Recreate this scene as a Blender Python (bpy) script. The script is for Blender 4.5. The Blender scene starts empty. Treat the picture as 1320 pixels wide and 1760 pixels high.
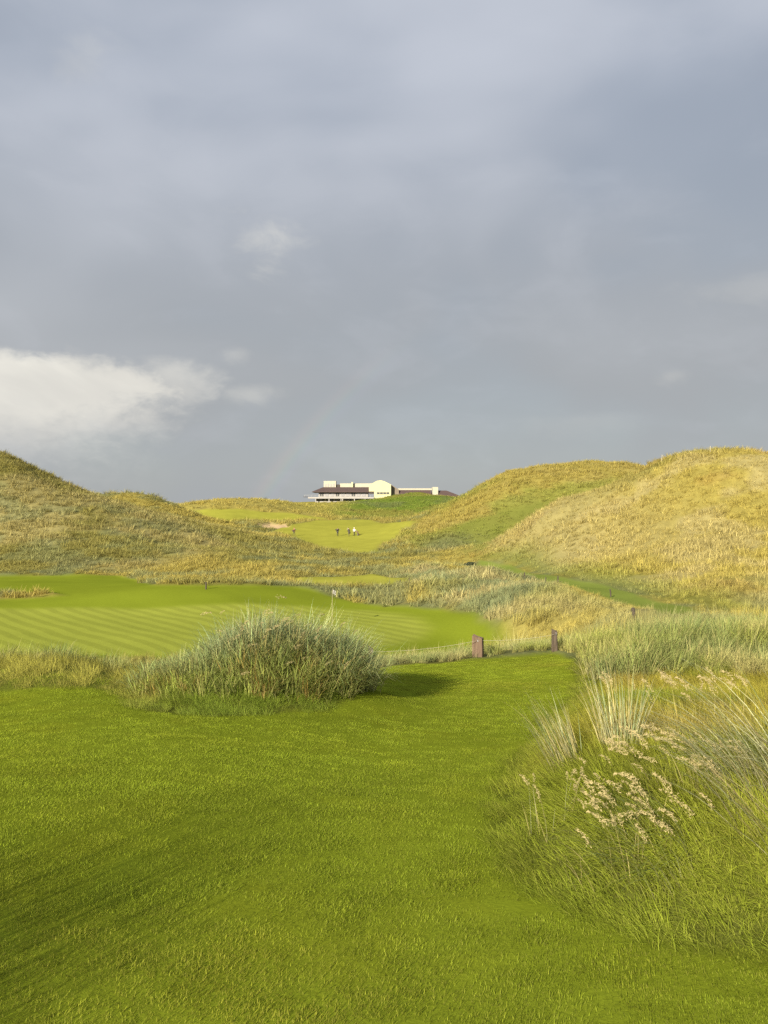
import bpy, bmesh, math
import numpy as np
from mathutils import Vector, Matrix

scene = bpy.context.scene
R = math.radians

# ------------------------------------------------------------------ camera
cam_data = bpy.data.cameras.new('camera')
cam = bpy.data.objects.new('camera', cam_data)
scene.collection.objects.link(cam)
cam.location = (0, 0, 1.62)
cam.rotation_euler = (R(90), 0, 0)
cam_data.sensor_fit = 'VERTICAL'
cam_data.sensor_height = 24
cam_data.lens = 24 * 1355 / 1760
cam_data.clip_start = 0.05
cam_data.clip_end = 9000
scene.camera = cam

# ------------------------------------------------------------------ world: Nishita sky behind broken storm cloud
SUN_AZ, SUN_EL = 207.0, 20.5      # compass-like: 0 = +Y, clockwise; low evening sun behind the viewer
world = bpy.data.worlds.new('World')
scene.world = world
world.use_nodes = True
WN, WL = world.node_tree.nodes, world.node_tree.links
WN.clear()


def wnode(t, **kw):
    n = WN.new(t)
    for k, v in kw.items():
        setattr(n, k, v)
    return n


def wset(sock, v):
    if hasattr(v, 'is_output') or isinstance(v, bpy.types.NodeSocket):
        WL.new(v, sock)
    else:
        sock.default_value = v


def wmath(op, a, b=None, c=None, clamp=False):
    n = wnode('ShaderNodeMath', operation=op, use_clamp=clamp)
    wset(n.inputs[0], a)
    if b is not None:
        wset(n.inputs[1], b)
    if c is not None:
        wset(n.inputs[2], c)
    return n.outputs[0]


def wsmooth(v, lo, hi, a=0.0, b=1.0):
    n = wnode('ShaderNodeMapRange', interpolation_type='SMOOTHERSTEP')
    wset(n.inputs[0], v)
    for i, x in enumerate((lo, hi, a, b)):
        wset(n.inputs[i + 1], x)
    return n.outputs[0]


def wmix(f, a, b, mode='MIX'):
    n = wnode('ShaderNodeMix', data_type='RGBA', blend_type=mode)
    wset(n.inputs[0], f)
    wset(n.inputs[6], a)
    wset(n.inputs[7], b)
    return n.outputs[2]


def wnoise(vec, scale, detail=4.0, rough=0.5, dist=0.0):
    n = wnode('ShaderNodeTexNoise')
    WL.new(vec, n.inputs['Vector'])
    n.inputs['Scale'].default_value = scale
    n.inputs['Detail'].default_value = detail
    n.inputs['Roughness'].default_value = rough
    n.inputs['Distortion'].default_value = dist
    return n.outputs['Fac']


tc = wnode('ShaderNodeTexCoord')
sep = wnode('ShaderNodeSeparateXYZ')
WL.new(tc.outputs['Generated'], sep.inputs[0])
dx, dy, dz = sep.outputs
az = wmath('ARCTAN2', dx, dy)
el = wmath('ARCSINE', dz)
mp = wnode('ShaderNodeMapping')
mp.inputs['Scale'].default_value = (1, 1, 1.9)
mp.inputs['Rotation'].default_value = (0, R(14), 0)
WL.new(tc.outputs['Generated'], mp.inputs[0])
D = mp.outputs[0]
big = wnoise(D, 2.1, 3.0, 0.45, 0.3)
mid = wnoise(D, 5.0, 5.0, 0.5, 0.6)
fine = wnoise(D, 17.0, 6.0, 0.55, 0.4)
billow = wnoise(D, 46.0, 7.0, 0.6, 0.2)
sky = wnode('ShaderNodeTexSky', sky_type='NISHITA')
sky.sun_disc = False
sky.sun_elevation = R(SUN_EL)
sky.sun_rotation = R(SUN_AZ)
# cloud deck: slate to pale grey-blue
deck_f = wmath('ADD', wmath('MULTIPLY', big, 0.75), wmath('MULTIPLY', mid, 0.09))
deck_f = wmath('ADD', deck_f, wsmooth(el, R(12), R(34), 0.0, 0.17))
deck_f = wsmooth(deck_f, 0.30, 0.74)
deck = wmix(deck_f, (0.292, 0.330, 0.395, 1), (0.485, 0.517, 0.585, 1))
# rain veil low in the sky: a little darker and more neutral than the deck
veil = wsmooth(el, R(33), R(1))
deck = wmix(wmath('MULTIPLY', veil, 0.85), deck, (0.345, 0.360, 0.366, 1))
haze_f = wsmooth(wmath('ADD', wmath('MULTIPLY', fine, 0.3), wmath('MULTIPLY', mid, 0.7)), 0.46, 0.68)
deck = wmix(wmath('MULTIPLY', haze_f, 0.12), deck, (0.52, 0.54, 0.59, 1))


def puff(azd, eld, ra, re_up, re_dn, amount, edge, ragged=0.9):
    """a sunlit cumulus bank around an azimuth / elevation, crisp above, fading below"""
    a = wmath('DIVIDE', wmath('SUBTRACT', az, R(azd)), R(ra))
    e = wmath('SUBTRACT', el, R(eld))
    up = wmath('DIVIDE', wmath('MAXIMUM', e, 0.0), R(re_up))
    dn = wmath('DIVIDE', wmath('MINIMUM', e, 0.0), R(re_dn))
    r2 = wmath('ADD', wmath('MULTIPLY', a, a), wmath('ADD', wmath('MULTIPLY', up, up), wmath('MULTIPLY', dn, dn)))
    r = wmath('SQRT', r2)
    w = wmath('ADD', wmath('MULTIPLY', wmath('SUBTRACT', fine, 0.5), ragged), wmath('MULTIPLY', wmath('SUBTRACT', mid, 0.5), ragged))
    r = wmath('ADD', wmath('ADD', r, w), wmath('MULTIPLY', wmath('SUBTRACT', billow, 0.5), 0.45))
    # the upper rim is crisp, the base dissolves into rain
    lo = wsmooth(e, -R(re_dn) * 0.4, R(re_up) * 0.5, 1.0 - edge * 1.7, 1.0 - edge * 0.85) if edge < 0.7 else 1.0 - edge
    return wmath('MULTIPLY', wsmooth(r, 1.0, lo), amount)


puffs = [
    (-24.5, 8.3, 13.0, 2.7, 9.5, 1.0, 0.66, 0.70), (-14.5, 9.3, 4.0, 1.9, 2.6, 0.55, 1.0, 1.2),
    (-9.6, 8.4, 3.0, 0.9, 1.3, 0.26, 1.1, 1.3), (-10.8, 11.2, 1.6, 0.8, 1.2, 0.22, 1.1, 1.4),
    (-8.4, 19.3, 4.2, 2.4, 3.2, 0.33, 1.15, 2.2), (-20.5, 28.6, 3.4, 2.6, 2.6, 0.16, 1.15, 2.0),
    (20.0, 9.2, 1.5, 0.8, 1.0, 0.16, 1.15, 1.6), (25.0, 14.5, 6.0, 1.2, 2.0, 0.14, 1.15, 1.5),
    (14.0, 6.5, 7.0, 0.8, 1.6, 0.10, 1.15, 1.6),
    # more of the same round the rest of the horizon
    (-62.0, 10.0, 14.0, 3.0, 7.0, 0.8, 0.7, 0.9), (64.0, 9.0, 12.0, 3.0, 6.0, 0.6, 0.7, 0.9),
    (-110.0, 13.0, 16.0, 4.0, 8.0, 0.8, 0.7, 0.9), (120.0, 12.0, 15.0, 4.0, 8.0, 0.7, 0.7, 0.9),
]
cum = None
for p in puffs:
    m = puff(*p)
    cum = m if cum is None else wmath('MAXIMUM', cum, m)
lit = wmix(wsmooth(mid, 0.3, 0.75), (0.62, 0.605, 0.56, 1), (0.82, 0.795, 0.715, 1))
# sunlit crowns, greyer bases
lit = wmix(wsmooth(wmath('ADD', el, wmath('MULTIPLY', wmath('SUBTRACT', fine, 0.5), 0.10)), R(8.0), R(1.0)), lit, (0.46, 0.47, 0.475, 1))
cloudy = wmix(cum, deck, lit)
# faint rainbow 42 degrees from the antisolar point, only in the falling rain near the horizon
anti = Vector((-math.sin(R(SUN_AZ)) * math.cos(R(SUN_EL)), -math.cos(R(SUN_AZ)) * math.cos(R(SUN_EL)), -math.sin(R(SUN_EL))))
dotn = wnode('ShaderNodeVectorMath', operation='DOT_PRODUCT')
WL.new(tc.outputs['Generated'], dotn.inputs[0])
dotn.inputs[1].default_value = anti
ang = wmath('ARCCOSINE', dotn.outputs['Value'])
ramp = wnode('ShaderNodeValToRGB')
cr = ramp.color_ramp
cr.elements[0].position, cr.elements[0].color = 0.0, (0.0, 0.0, 0.0, 1)
cr.elements[1].position, cr.elements[1].color = 1.0, (0.0, 0.0, 0.0, 1)
for pos, col in ((0.18, (0.25, 0.2, 0.5, 1)), (0.38, (0.1, 0.5, 0.35, 1)), (0.56, (0.6, 0.55, 0.1, 1)), (0.78, (0.75, 0.28, 0.12, 1))):
    e_ = cr.elements.new(pos)
    e_.color = col
WL.new(wsmooth(ang, R(39.6), R(42.6)), ramp.inputs[0])
bow = wmath('MULTIPLY', wsmooth(el, R(15), R(3)), 0.04)
cloudy = wmix(bow, cloudy, ramp.outputs[0], 'ADD')
# thin breaks let the clear sky through
gap = wmath('MULTIPLY', wsmooth(big, 0.56, 0.36), 0.10)
sky_s = wmix(1.0, sky.outputs[0], (0.10, 0.10, 0.10, 1), 'MULTIPLY')
final = wmix(gap, cloudy, sky_s)
bg = wnode('ShaderNodeBackground')
WL.new(final, bg.inputs[0])
bg.inputs[1].default_value = 0.525
wo = wnode('ShaderNodeOutputWorld')
WL.new(bg.outputs[0], wo.inputs[0])

# ------------------------------------------------------------------ sun
sun_data = bpy.data.lights.new('sun', 'SUN')
sun_data.energy = 4.6
sun_data.angle = R(0.6)
sun_data.color = (1.0, 0.89, 0.69)
sun = bpy.data.objects.new('sun', sun_data)
scene.collection.objects.link(sun)
sun.location = (-30, -50, 40)
sun.rotation_euler = anti.to_track_quat('-Z', 'Y').to_euler()

# ------------------------------------------------------------------ exposure / render settings
vs = scene.view_settings
vs.view_transform = 'Standard'
vs.look = 'None'
vs.exposure = 1.15
vs.gamma = 1.0
vs.use_curve_mapping = False
scene.render.engine = 'CYCLES'
cy = scene.cycles
cy.max_bounces = 5
cy.diffuse_bounces = 2
cy.glossy_bounces = 2
cy.transmission_bounces = 3
cy.transparent_max_bounces = 4
cy.use_adaptive_sampling = True
cy.adaptive_threshold = 0.02
cy.use_denoising = False
cy.caustics_reflective = False
cy.caustics_refractive = False

# ------------------------------------------------------------------ lie of the land (metres; +Y is down the hole)
CTRL = [(0, 2.49, 0), (-1.21, 2.49, 0), (1.24, 2.55, 0.04), (-2.14, 2.5, -0), (2.38, 2.6, 0.05), (-1.69, 4.1, -0.1), (0, 4.3, -0.19), (1.46, 4.05, -0.08), (1.97, 4.05, -0.02), (-3.51, 4.1, -0.1), (3.75, 4.1, 0.05), (-2.87, 5.9, -0.21), (-1.42, 6.2, -0.3), (0.2, 6.9, -0.52), (1.12, 6.9, -0.52), (2.05, 6.6, -0.43), (3.21, 6.6, -0.38), (-5.49, 5.9, -0.21), (6.04, 6.6, -0.28), (-4.19, 8.6, -0.41), (-3.08, 8.7, -0.43), (0.27, 9, -0.74), (2.17, 9.8, -0.84), (3.62, 10, -0.74), (4.87, 10, -0.7), (-8.18, 8.8, -0.43), (9.15, 10, -0.59), (-4.97, 10.2, -0.41), (-4.1, 10.3, -0.43), (-9.67, 10.4, -0.41), (-2.36, 9.7, -0.71), (-1.53, 9.9, -0.68), (-0.73, 9.9, -0.72), (-0.15, 10.4, -0.8), (0.96, 13, -1.16), (3.02, 12.6, -1.03), (0, 13.4, -1.15), (0.38, 17, -1.62), (2.08, 17.6, -1.64), (3.9, 18.2, -1.62), (4.27, 17, -1.45), (4.01, 13.6, -0.94), (5.3, 13.3, -0.83), (6.48, 13.3, -0.83), (5.52, 17, -1.04), (7.24, 17.2, -0.98), (8.38, 17.2, -0.98), (14.64, 16, -0.86), (-12, 15, -2.2), (-6, 15, -2.1), (-2.5, 17, -2.3), (-20, 20, -3.4), (-5, 22, -3.6), (1, 24, -3.1), (4, 23, -2.6), (8, 23, -2.2), (13, 22, -2.2), (-14, 26, -4.4), (-4, 30, -4.6), (-17.78, 36.5, -4.76), (-11.04, 36.5, -4.76), (-4.31, 36.5, -4.76), (1.08, 36.5, -4.76), (-26.06, 53.5, -4.89), (-16.04, 53, -4.83), (-6.26, 53, -4.83), (-0.39, 53, -4.83), (-31.25, 36.5, -4.76), (-45.8, 53.5, -4.89), (-11.82, 44.5, -4.78), (-1.97, 44.5, -4.78), (2.54, 43, -4.73), (5.33, 38, -4.41), (6.38, 36, -3.96), (4.96, 32, -3.98), (-15.94, 60, -4.14), (-10.07, 62, -4.19), (-6.41, 62, -4.33), (-2.52, 57, -4.69), (-20.46, 66, -4.37), (-26.6, 68, -4.65), (-0.93, 63, -4.52), (1.68, 57, -4.19), (-9, 70, -5), (-16, 74, -5.2), (-33.12, 68, -4.65), (-40.43, 83, -5.12), (-31.62, 84, -5.14), (-27.29, 86, -5.23), (-61.64, 72, -4.76), (-75.34, 88, -5.2), (9.92, 32, -2.44), (9.76, 27, -2.27), (10.27, 48, -2.84), (8.15, 65, -3.42), (6.27, 85, -4.09), (7.08, 30, -3.47), (5.61, 38, -3.71), (3.25, 55, -4.14), (1.59, 72, -4.76), (8.69, 31, -2.84), (7.79, 44, -3.25), (6.2, 60, -3.69), (13.62, 35.5, -2.89), (13.64, 44, -3.38), (13.8, 55, -3.62), (13.28, 75, -4.36), (12.62, 95, -4.55), (-5.46, 74, -4.93), (-2.54, 86, -5.04), (-1.55, 105, -4.97), (-10.54, 102, -4.78), (-10.63, 80, -4.7), (-17.85, 93, -4.35), (-23.38, 88, -4.87), (-9.23, 125, -4.84), (-1.8, 122, -4.86), (3.1, 105, -4.73), (-38.97, 88, -5.2), (-30.21, 89, -5.08), (-70.41, 90, -5.35), (-73.06, 150, 12.91), (-61.99, 150, 7.82), (-50.24, 148, 3.59), (-38.52, 145, 0.76), (-30.48, 140, -2), (-22.92, 135, -3.56), (-13.23, 128, -4.8), (-129.08, 165, 21.1), (-93.25, 156, 16.59), (-57.48, 118, -0.12), (-44.41, 118, -0.56), (-32.53, 116, -2.66), (-41.33, 100, -3.55), (-24.71, 108, -3.96), (-85.02, 120, 2.51), (-90, 190, 4), (-60, 185, 2), (-40, 180, -2), (-28, 170, -3), (-130, 200, 10), (-68.08, 205, 6.31), (-60.52, 205, 6.01), (-54.46, 205, 3.74), (-86.79, 210, 6.27), (-70, 240, -1), (-40, 235, 0), (-64.54, 265, 4.16), (-50.48, 285, 6.46), (-37.86, 285, 5.62), (-50.79, 222, -0.35), (-45.09, 235, 0.75), (-31.91, 188, -2.26), (-7.44, 168, -3.46), (-13.28, 150, -4.36), (-23.38, 198, -1.59), (6.35, 215, -1.08), (-3.47, 235, -0.29), (-18.45, 250, 0.88), (-33.87, 255, 2), (-13.28, 300, 4.28), (9.15, 310, 5.74), (25.82, 318, 6.31), (-3.87, 262, 0.07), (15.47, 262, 0.85), (-31, 300, 4.28), (22.14, 250, 1.62), (-45, 430, 6.9), (-15, 430, 7), (5, 430, 8.3), (22, 430, 9.5), (45, 430, 7.5), (-44.87, 380, 4.99), (-34.1, 385, 5.6), (-17.05, 385, 5.88), (-2.84, 385, 7.87), (8.52, 385, 9.86), (19.89, 385, 10.71), (27.56, 385, 9.01), (35.52, 385, 8.16), (-100, 400, 0), (120, 400, 0), (18.08, 175, 5.11), (27.28, 176, 10.32), (37.2, 180, 11.85), (50.52, 185, 13.63), (58.19, 190, 12.42), (63.76, 192, 10.41), (73.68, 192, 8.7), (96.75, 190, 8.63), (1.55, 140, -3.75), (6.92, 125, -4.47), (12.92, 125, -4.19), (16.06, 128, -4.05), (9.15, 155, -1.24), (11.2, 138, -2.96), (19.63, 140, -0.96), (26.21, 148, 1.62), (34.32, 155, 3.91), (6.42, 145, -2.87), (30, 230, 0), (55, 230, 2), (90, 235, 2), (13.65, 100, -3.55), (18.6, 105, 0.3), (23.85, 101, 3.78), (30.07, 97, 5.63), (32.25, 95, 6.81), (35.31, 92, 7.93), (39.85, 90, 8.33), (43.35, 89, 7.99), (54.55, 88, 7.47), (80.53, 88, 6.82), (28, 125, -1), (42, 128, 1), (60, 125, 2), (90, 125, 2), (14.26, 92, -4.35), (15.14, 76, -4.1), (15.5, 60, -3.69), (15.26, 47, -3.41), (15.14, 38, -3.09), (14.61, 30, -2.76), (25.62, 28, -2.93), (21.58, 86, -0.92), (24.68, 76, -0.62), (24.23, 67, -1.35), (22.64, 52, -2.41), (33.06, 70, 0.33), (31.88, 80, 2.8), (28.58, 88, 2.92), (21.43, 44, -2.6), (54.91, 60, -1.48), (0, 0.5, 0), (-3, 0.5, 0), (3, 0.5, 0.05), (-6, 2, -0.05), (6, 2, 0.05), (-14, 5, -0.3), (14, 5, -0.2), (-1.2, 1, 0), (1.2, 1, 0.03), (0, 1.4, 0)]
ZONES = {
    'LAWN': [(-28.53, 20.78), (-4.34, 8.91), (-3.16, 9.1), (-2.6, 8.2), (-1.93, 7.94), (-1.36, 8.03), (-0.64, 8.66), (-0.11, 9.87), (-0.05, 13.41), (-0.1, 16.0), (0.93, 15.76), (2.13, 16.97), (3.83, 17.92), (3.99, 17.17), (3.24, 13.53), (2.65, 11.21), (1.91, 8.93), (1.24, 6.88), (0.81, 5.36), (0.63, 4.5), (0.61, 3.97), (0.72, 3.53), (0.87, 3.2), (1.08, 3.0), (1.38, 2.83), (2.1, 2.73), (2.3, 1.8), (2.6, -9.0), (-14.0, -9.0)],
    'GREEN': [(-45.61, 53.28), (-25.95, 53.28), (-13.99, 52.67), (-5.54, 53.66), (-0.77, 52.3), (1.89, 46.66), (2.6, 43.02), (1.78, 40.23), (0.0, 37.19), (-4.17, 35.28), (-11.96, 35.23), (-30.03, 35.08)],
    'FAIR': [(-72.61, 78.08), (-40.04, 82.2), (-28.67, 84.45), (-24.45, 77.42), (-17.21, 61.36), (-14.73, 60.49), (-9.96, 61.36), (-6.92, 62.5), (-4.41, 59.72), (-0.81, 54.9), (3.51, 47.53), (5.26, 41.92), (5.68, 37.03), (5.82, 35.03), (4.43, 31.61), (0.0, 33.66), (-9.19, 34.58), (-16.75, 34.39), (-31.21, 33.56)],
    'STRIP': [(-34.32, 61.18), (-29.72, 61.01), (-27.17, 61.36), (-23.71, 58.95), (-25.52, 57.62), (-27.95, 57.38), (-31.95, 56.97)],
    'FARFAIR': [(-25.54, 182.18), (-23.42, 204.78), (-19.1, 224.99), (-3.38, 228.88), (6.88, 169.39), (3.45, 155.95), (0.21, 139.33), (-0.47, 126.09), (-5.59, 126.27), (-12.18, 143.56), (-19.36, 163.93)],
    'FARSTRIP': [(-61.51, 252.55), (-44.41, 250.75), (-33.5, 252.19), (-21.43, 241.97), (-16.99, 230.19), (-27.14, 229.86), (-39.07, 230.19), (-46.92, 205.07)],
    'MIDMOWN': [(-8.64, 78.08), (-1.24, 83.73), (2.24, 75.78), (3.53, 63.86), (1.38, 62.42), (-1.02, 68.87), (-4.75, 64.31), (-7.73, 72.19)],
    'PATH': [(12.45, 31.25), (10.74, 30.33), (12.16, 38.32), (12.52, 44.64), (11.45, 47.74), (11.77, 61.36), (12.14, 78.3), (11.05, 94.8), (12.0, 98.52), (14.14, 91.21), (14.04, 77.64), (14.28, 64.5), (15.49, 58.29), (15.17, 46.73), (15.21, 40.4), (14.98, 37.24)],
    'HOLLOW': [(12.25, 144.39), (15.2, 147.09), (20.86, 148.78), (28.69, 152.43), (32.52, 154.62), (29.77, 149.41), (24.51, 141.33), (20.1, 134.83), (13.84, 105.35), (12.42, 105.2), (12.67, 127.17)],
    'BUNKER': [(-35.4, 218.04), (-32.84, 228.22), (-24.7, 209.21), (-23.29, 191.23), (-28.06, 190.14), (-32.72, 197.04)],
    'CLUMP': [(-2.63, 8.18), (-1.93, 7.94), (-1.36, 8.03), (-0.64, 8.66), (-0.07, 9.89), (-0.08, 11.11), (-0.8, 10.83), (-2.57, 10.56), (-2.76, 8.9)],
}
CT = np.array(CTRL, float)
rng = np.random.default_rng(7)


def plan(x, y):
    r = np.sqrt(x * x + y * y)
    return np.stack([np.log(np.maximum(r, .4) + 1.0), np.clip(np.arctan2(x, y), -1.25, 1.25) * 1.6], -1)


def kern(r2):
    return np.where(r2 > 1e-12, .5 * r2 * np.log(np.maximum(r2, 1e-12)), 0)


_A = plan(CT[:, 0], CT[:, 1])
_n = len(_A)
_Q = np.concatenate([np.ones((_n, 1)), _A], 1)
_K = kern(((_A[:, None] - _A[None]) ** 2).sum(-1)) + np.eye(_n) * 2e-4
_W = np.linalg.solve(np.block([[_K, _Q], [_Q.T, np.zeros((3, 3))]]), np.concatenate([CT[:, 2], np.zeros(3)]))


def sstep(a, b, x):
    t = np.clip((x - a) / (b - a), 0, 1)
    return t * t * (3 - 2 * t)


def vnoise(x, y, seed=0):
    xi, yi = np.floor(x).astype(np.int64), np.floor(y).astype(np.int64)
    fx, fy = x - xi, y - yi
    fx, fy = fx * fx * fx * (fx * (fx * 6 - 15) + 10), fy * fy * fy * (fy * (fy * 6 - 15) + 10)

    def h(i, j):
        n = (i * 374761393 + j * 668265263 + seed * 1442695041) & 0xFFFFFFFF
        n = ((n ^ (n >> 13)) * 1274126177) & 0xFFFFFFFF
        return ((n ^ (n >> 16)) & 0xFFFF) / 65535.0
    return (h(xi, yi) * (1 - fx) + h(xi + 1, yi) * fx) * (1 - fy) + (h(xi, yi + 1) * (1 - fx) + h(xi + 1, yi + 1) * fx) * fy


def fbm(x, y, s, seed=0, oct=4, gain=.5):
    """fractal noise, 0..1, base wavelength s metres"""
    a, t, o = 1.0, 0.0, 0.0
    c, sn = math.cos(.6), math.sin(.6)
    x, y = x / s, y / s
    for k in range(oct):
        o = o + a * vnoise(x + 17.3 * k, y - 9.1 * k, seed + k)
        t += a
        a *= gain
        x, y = (c * x - sn * y) * 2.03, (sn * x + c * y) * 2.03
    return o / t


def poly_sd(poly, x, y):
    """signed distance to a polygon, positive inside"""
    p = np.array(poly, float)
    q = np.roll(p, -1, 0)
    d2 = np.full(x.shape, 1e18)
    ins = np.zeros(x.shape, bool)
    for (ax, ay), (bx, by) in zip(p, q):
        ex, ey = bx - ax, by - ay
        t = np.clip(((x - ax) * ex + (y - ay) * ey) / (ex * ex + ey * ey + 1e-12), 0, 1)
        d2 = np.minimum(d2, (x - ax - t * ex) ** 2 + (y - ay - t * ey) ** 2)
        c = (ay > y) != (by > y)
        with np.errstate(divide='ignore', invalid='ignore'):
            ins ^= c & (x < ex * (y - ay) / (ey if ey != 0 else 1e-12) + ax)
    d = np.sqrt(d2)
    return np.where(ins, d, -d)


def zone(name, x, y, soft, wob=0.0, ws=3.0):
    sd = poly_sd(ZONES[name], x, y)
    if wob:
        sd = sd + (fbm(x, y, ws, 31, 3) - .5) * 2 * wob
    return sstep(-soft, soft, sd)


def masks(x, y):
    m = {}
    r = np.sqrt(x * x + y * y)
    m['lawn'] = zone('LAWN', x, y, .12, .16, 1.1)
    m['green'] = zone('GREEN', x, y, .9, .35, 4)
    m['fair'] = zone('FAIR', x, y, .6, .7, 5) * (1 - zone('STRIP', x, y, .4, .5, 3))
    m['far'] = np.maximum(np.maximum(zone('FARFAIR', x, y, 1.5, 1.5, 9), zone('FARSTRIP', x, y, 1.5, 2, 9)), zone('MIDMOWN', x, y, .8, .9, 4))
    m['path'] = zone('PATH', x, y, .45, .4, 4)
    m['hollow'] = zone('HOLLOW', x, y, 3.5, 3.0, 6)
    m['sand'] = zone('BUNKER', x, y, .8, .9, 5)
    m['mown'] = np.maximum.reduce([m['lawn'], m['fair'], m['green'], m['far'], m['path']])
    return m


LEFT_DUNE = [(-190, 84), (-38, 87), (-28, 93), (-13, 118), (-14, 135), (-24, 152), (-60, 172), (-190, 190)]
RIGHT_DUNES = [(7.5, 120), (2, 145), (25, 240), (190, 240), (190, 22), (17, 30), (16.0, 45), (15.5, 62), (14.5, 92), (12.5, 100)]
CLUB_HILL = [(-12, 232), (40, 232), (60, 440), (-60, 440), (-40, 290)]
MID_BANK = [(11.5, 31), (7.4, 28), (5.6, 38), (3.3, 54), (-1, 78), (6, 90), (8.6, 66), (10.5, 48)]


def height(x, y, m=None):
    x, y = np.asarray(x, float), np.asarray(y, float)
    p = plan(x.ravel(), y.ravel())
    o = np.empty(len(p))
    for i in range(0, len(p), 16000):
        q = p[i:i + 16000]
        o[i:i + 16000] = kern(((q[:, None] - _A[None]) ** 2).sum(-1)) @ _W[:_n] + _W[_n] + q @ _W[_n + 1:]
    z = o.reshape(x.shape)
    r = np.sqrt(x * x + y * y)
    a = np.abs(np.arctan2(x, y))
    back = -2.5 * sstep(14, 45, r) + 3 * (fbm(x, y, 40, 5) - .5) * sstep(20, 60, r)
    z = z + (back - z) * sstep(1.15, 1.75, a + .5 * sstep(8, 4, r))
    z = z + (-4 - z) * sstep(445, 620, r)
    if m is None:
        m = masks(x, y)
    rough = (1 - m['mown']) * (1 - .7 * m['hollow']) * (1 - .8 * sstep(-4, -1, poly_sd(ZONES['PATH'], x, y)))
    far = sstep(25, 80, r)
    z = z + rough * far * (1.5 * (fbm(x, y, 13, 3, 3) - .5) + .55 * (fbm(x, y, 4.5, 9, 2) - .5))
    z = z + rough * sstep(9, 25, r) * (1 - far) * .5 * (fbm(x, y, 3.5, 12, 3) - .5)
    z = z + .04 * (fbm(x, y, 1.7, 21, 2) - .5) + .16 * (fbm(x, y, 5.5, 22, 2) - .5) * sstep(2, 6, r)
    z = z - .9 * m['sand']
    lw_ = poly_sd(ZONES['LAWN'], x, y)
    z = z + .42 * np.exp(-(((x + 2.6) / .75) ** 2 + ((y - 1.4) / .7) ** 2))  # low mound added out of view to lift the tussock that shades the lawn
    z = z + .29 * sstep(.05, -.60, lw_) * (x > .2) * sstep(2.3, 3.3, y) * sstep(10.5, 7.5, y)
    z = z + .10 * sstep(.0, -.6, lw_) * (x < -.2) * sstep(7.5, 8.2, y) * sstep(12.5, 10.5, y)
    z = z + .42 * np.exp(-(((x + 1.45) / 1.25) ** 2 + ((y - 9.75) / .85) ** 2) ** 1.3)
    return z


def zat(x, y):
    return float(height(np.array([x]), np.array([y]))[0])


# ------------------------------------------------------------------ helpers
def link(o):
    scene.collection.objects.link(o)
    return o


def tag(o, label=None, cat=None, group=None, kind=None):
    for k, v in (('label', label), ('category', cat), ('group', group), ('kind', kind)):
        if v:
            o[k] = v
    return o


def empty(name, loc=(0, 0, 0), rz=0.0):
    o = bpy.data.objects.new(name, None)
    o.location = loc
    o.rotation_euler = (0, 0, rz)
    o.empty_display_size = .2
    return link(o)


def np_mesh(name, V, quads, attrs=None, colors=None, smooth=False):
    V = np.asarray(V, np.float32)
    quads = np.asarray(quads, np.int32)
    k = quads.shape[1]
    me = bpy.data.meshes.new(name)
    me.vertices.add(len(V))
    me.vertices.foreach_set('co', V.ravel())
    me.loops.add(quads.size)
    me.loops.foreach_set('vertex_index', quads.ravel())
    me.polygons.add(len(quads))
    me.polygons.foreach_set('loop_start', np.arange(0, quads.size, k, dtype=np.int32))
    me.polygons.foreach_set('loop_total', np.full(len(quads), k, np.int32))
    if smooth:
        me.polygons.foreach_set('use_smooth', np.ones(len(quads), bool))
    for n, a in (attrs or {}).items():
        at = me.attributes.new(n, 'FLOAT', 'POINT')
        at.data.foreach_set('value', np.asarray(a, np.float32))
    for n, a in (colors or {}).items():
        at = me.attributes.new(n, 'FLOAT_COLOR', 'POINT')
        a = np.asarray(a, np.float32)
        at.data.foreach_set('color', np.concatenate([a, np.ones((len(a), 1), np.float32)], 1).ravel())
    me.update()
    me.validate()
    return me


class NT:
    """small node-building helper for materials"""
    def __init__(s, name):
        s.m = bpy.data.materials.new(name)
        s.m.use_nodes = True
        s.t = s.m.node_tree
        s.t.nodes.clear()
        s.out = s.n('ShaderNodeOutputMaterial')

    def n(s, t, **kw):
        x = s.t.nodes.new(t)
        for k, v in kw.items():
            setattr(x, k, v)
        return x

    def put(s, sock, v):
        if isinstance(v, bpy.types.NodeSocket):
            s.t.links.new(v, sock)
        else:
            sock.default_value = v

    def math(s, op, a, b=0.0, clamp=False):
        x = s.n('ShaderNodeMath', operation=op, use_clamp=clamp)
        s.put(x.inputs[0], a)
        s.put(x.inputs[1], b)
        return x.outputs[0]

    def mix(s, f, a, b, mode='MIX'):
        x = s.n('ShaderNodeMix', data_type='RGBA', blend_type=mode)
        s.put(x.inputs[0], f)
        s.put(x.inputs[6], a)
        s.put(x.inputs[7], b)
        return x.outputs[2]

    def mix_f(s, f, a, b):
        x = s.n('ShaderNodeMix', data_type='FLOAT')
        s.put(x.inputs[0], f)
        s.put(x.inputs[2], a)
        s.put(x.inputs[3], b)
        return x.outputs[0]

    def rng(s, v, a, b, c, d):
        x = s.n('ShaderNodeMapRange')
        s.put(x.inputs[0], v)
        for i, k in enumerate((a, b, c, d)):
            s.put(x.inputs[i + 1], k)
        return x.outputs[0]

    def noise(s, vec, scale, detail=3.0, rough=.5):
        x = s.n('ShaderNodeTexNoise')
        if vec is not None:
            s.put(x.inputs['Vector'], vec)
        x.inputs['Scale'].default_value = scale
        x.inputs['Detail'].default_value = detail
        x.inputs['Roughness'].default_value = rough
        return x.outputs['Fac']


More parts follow.
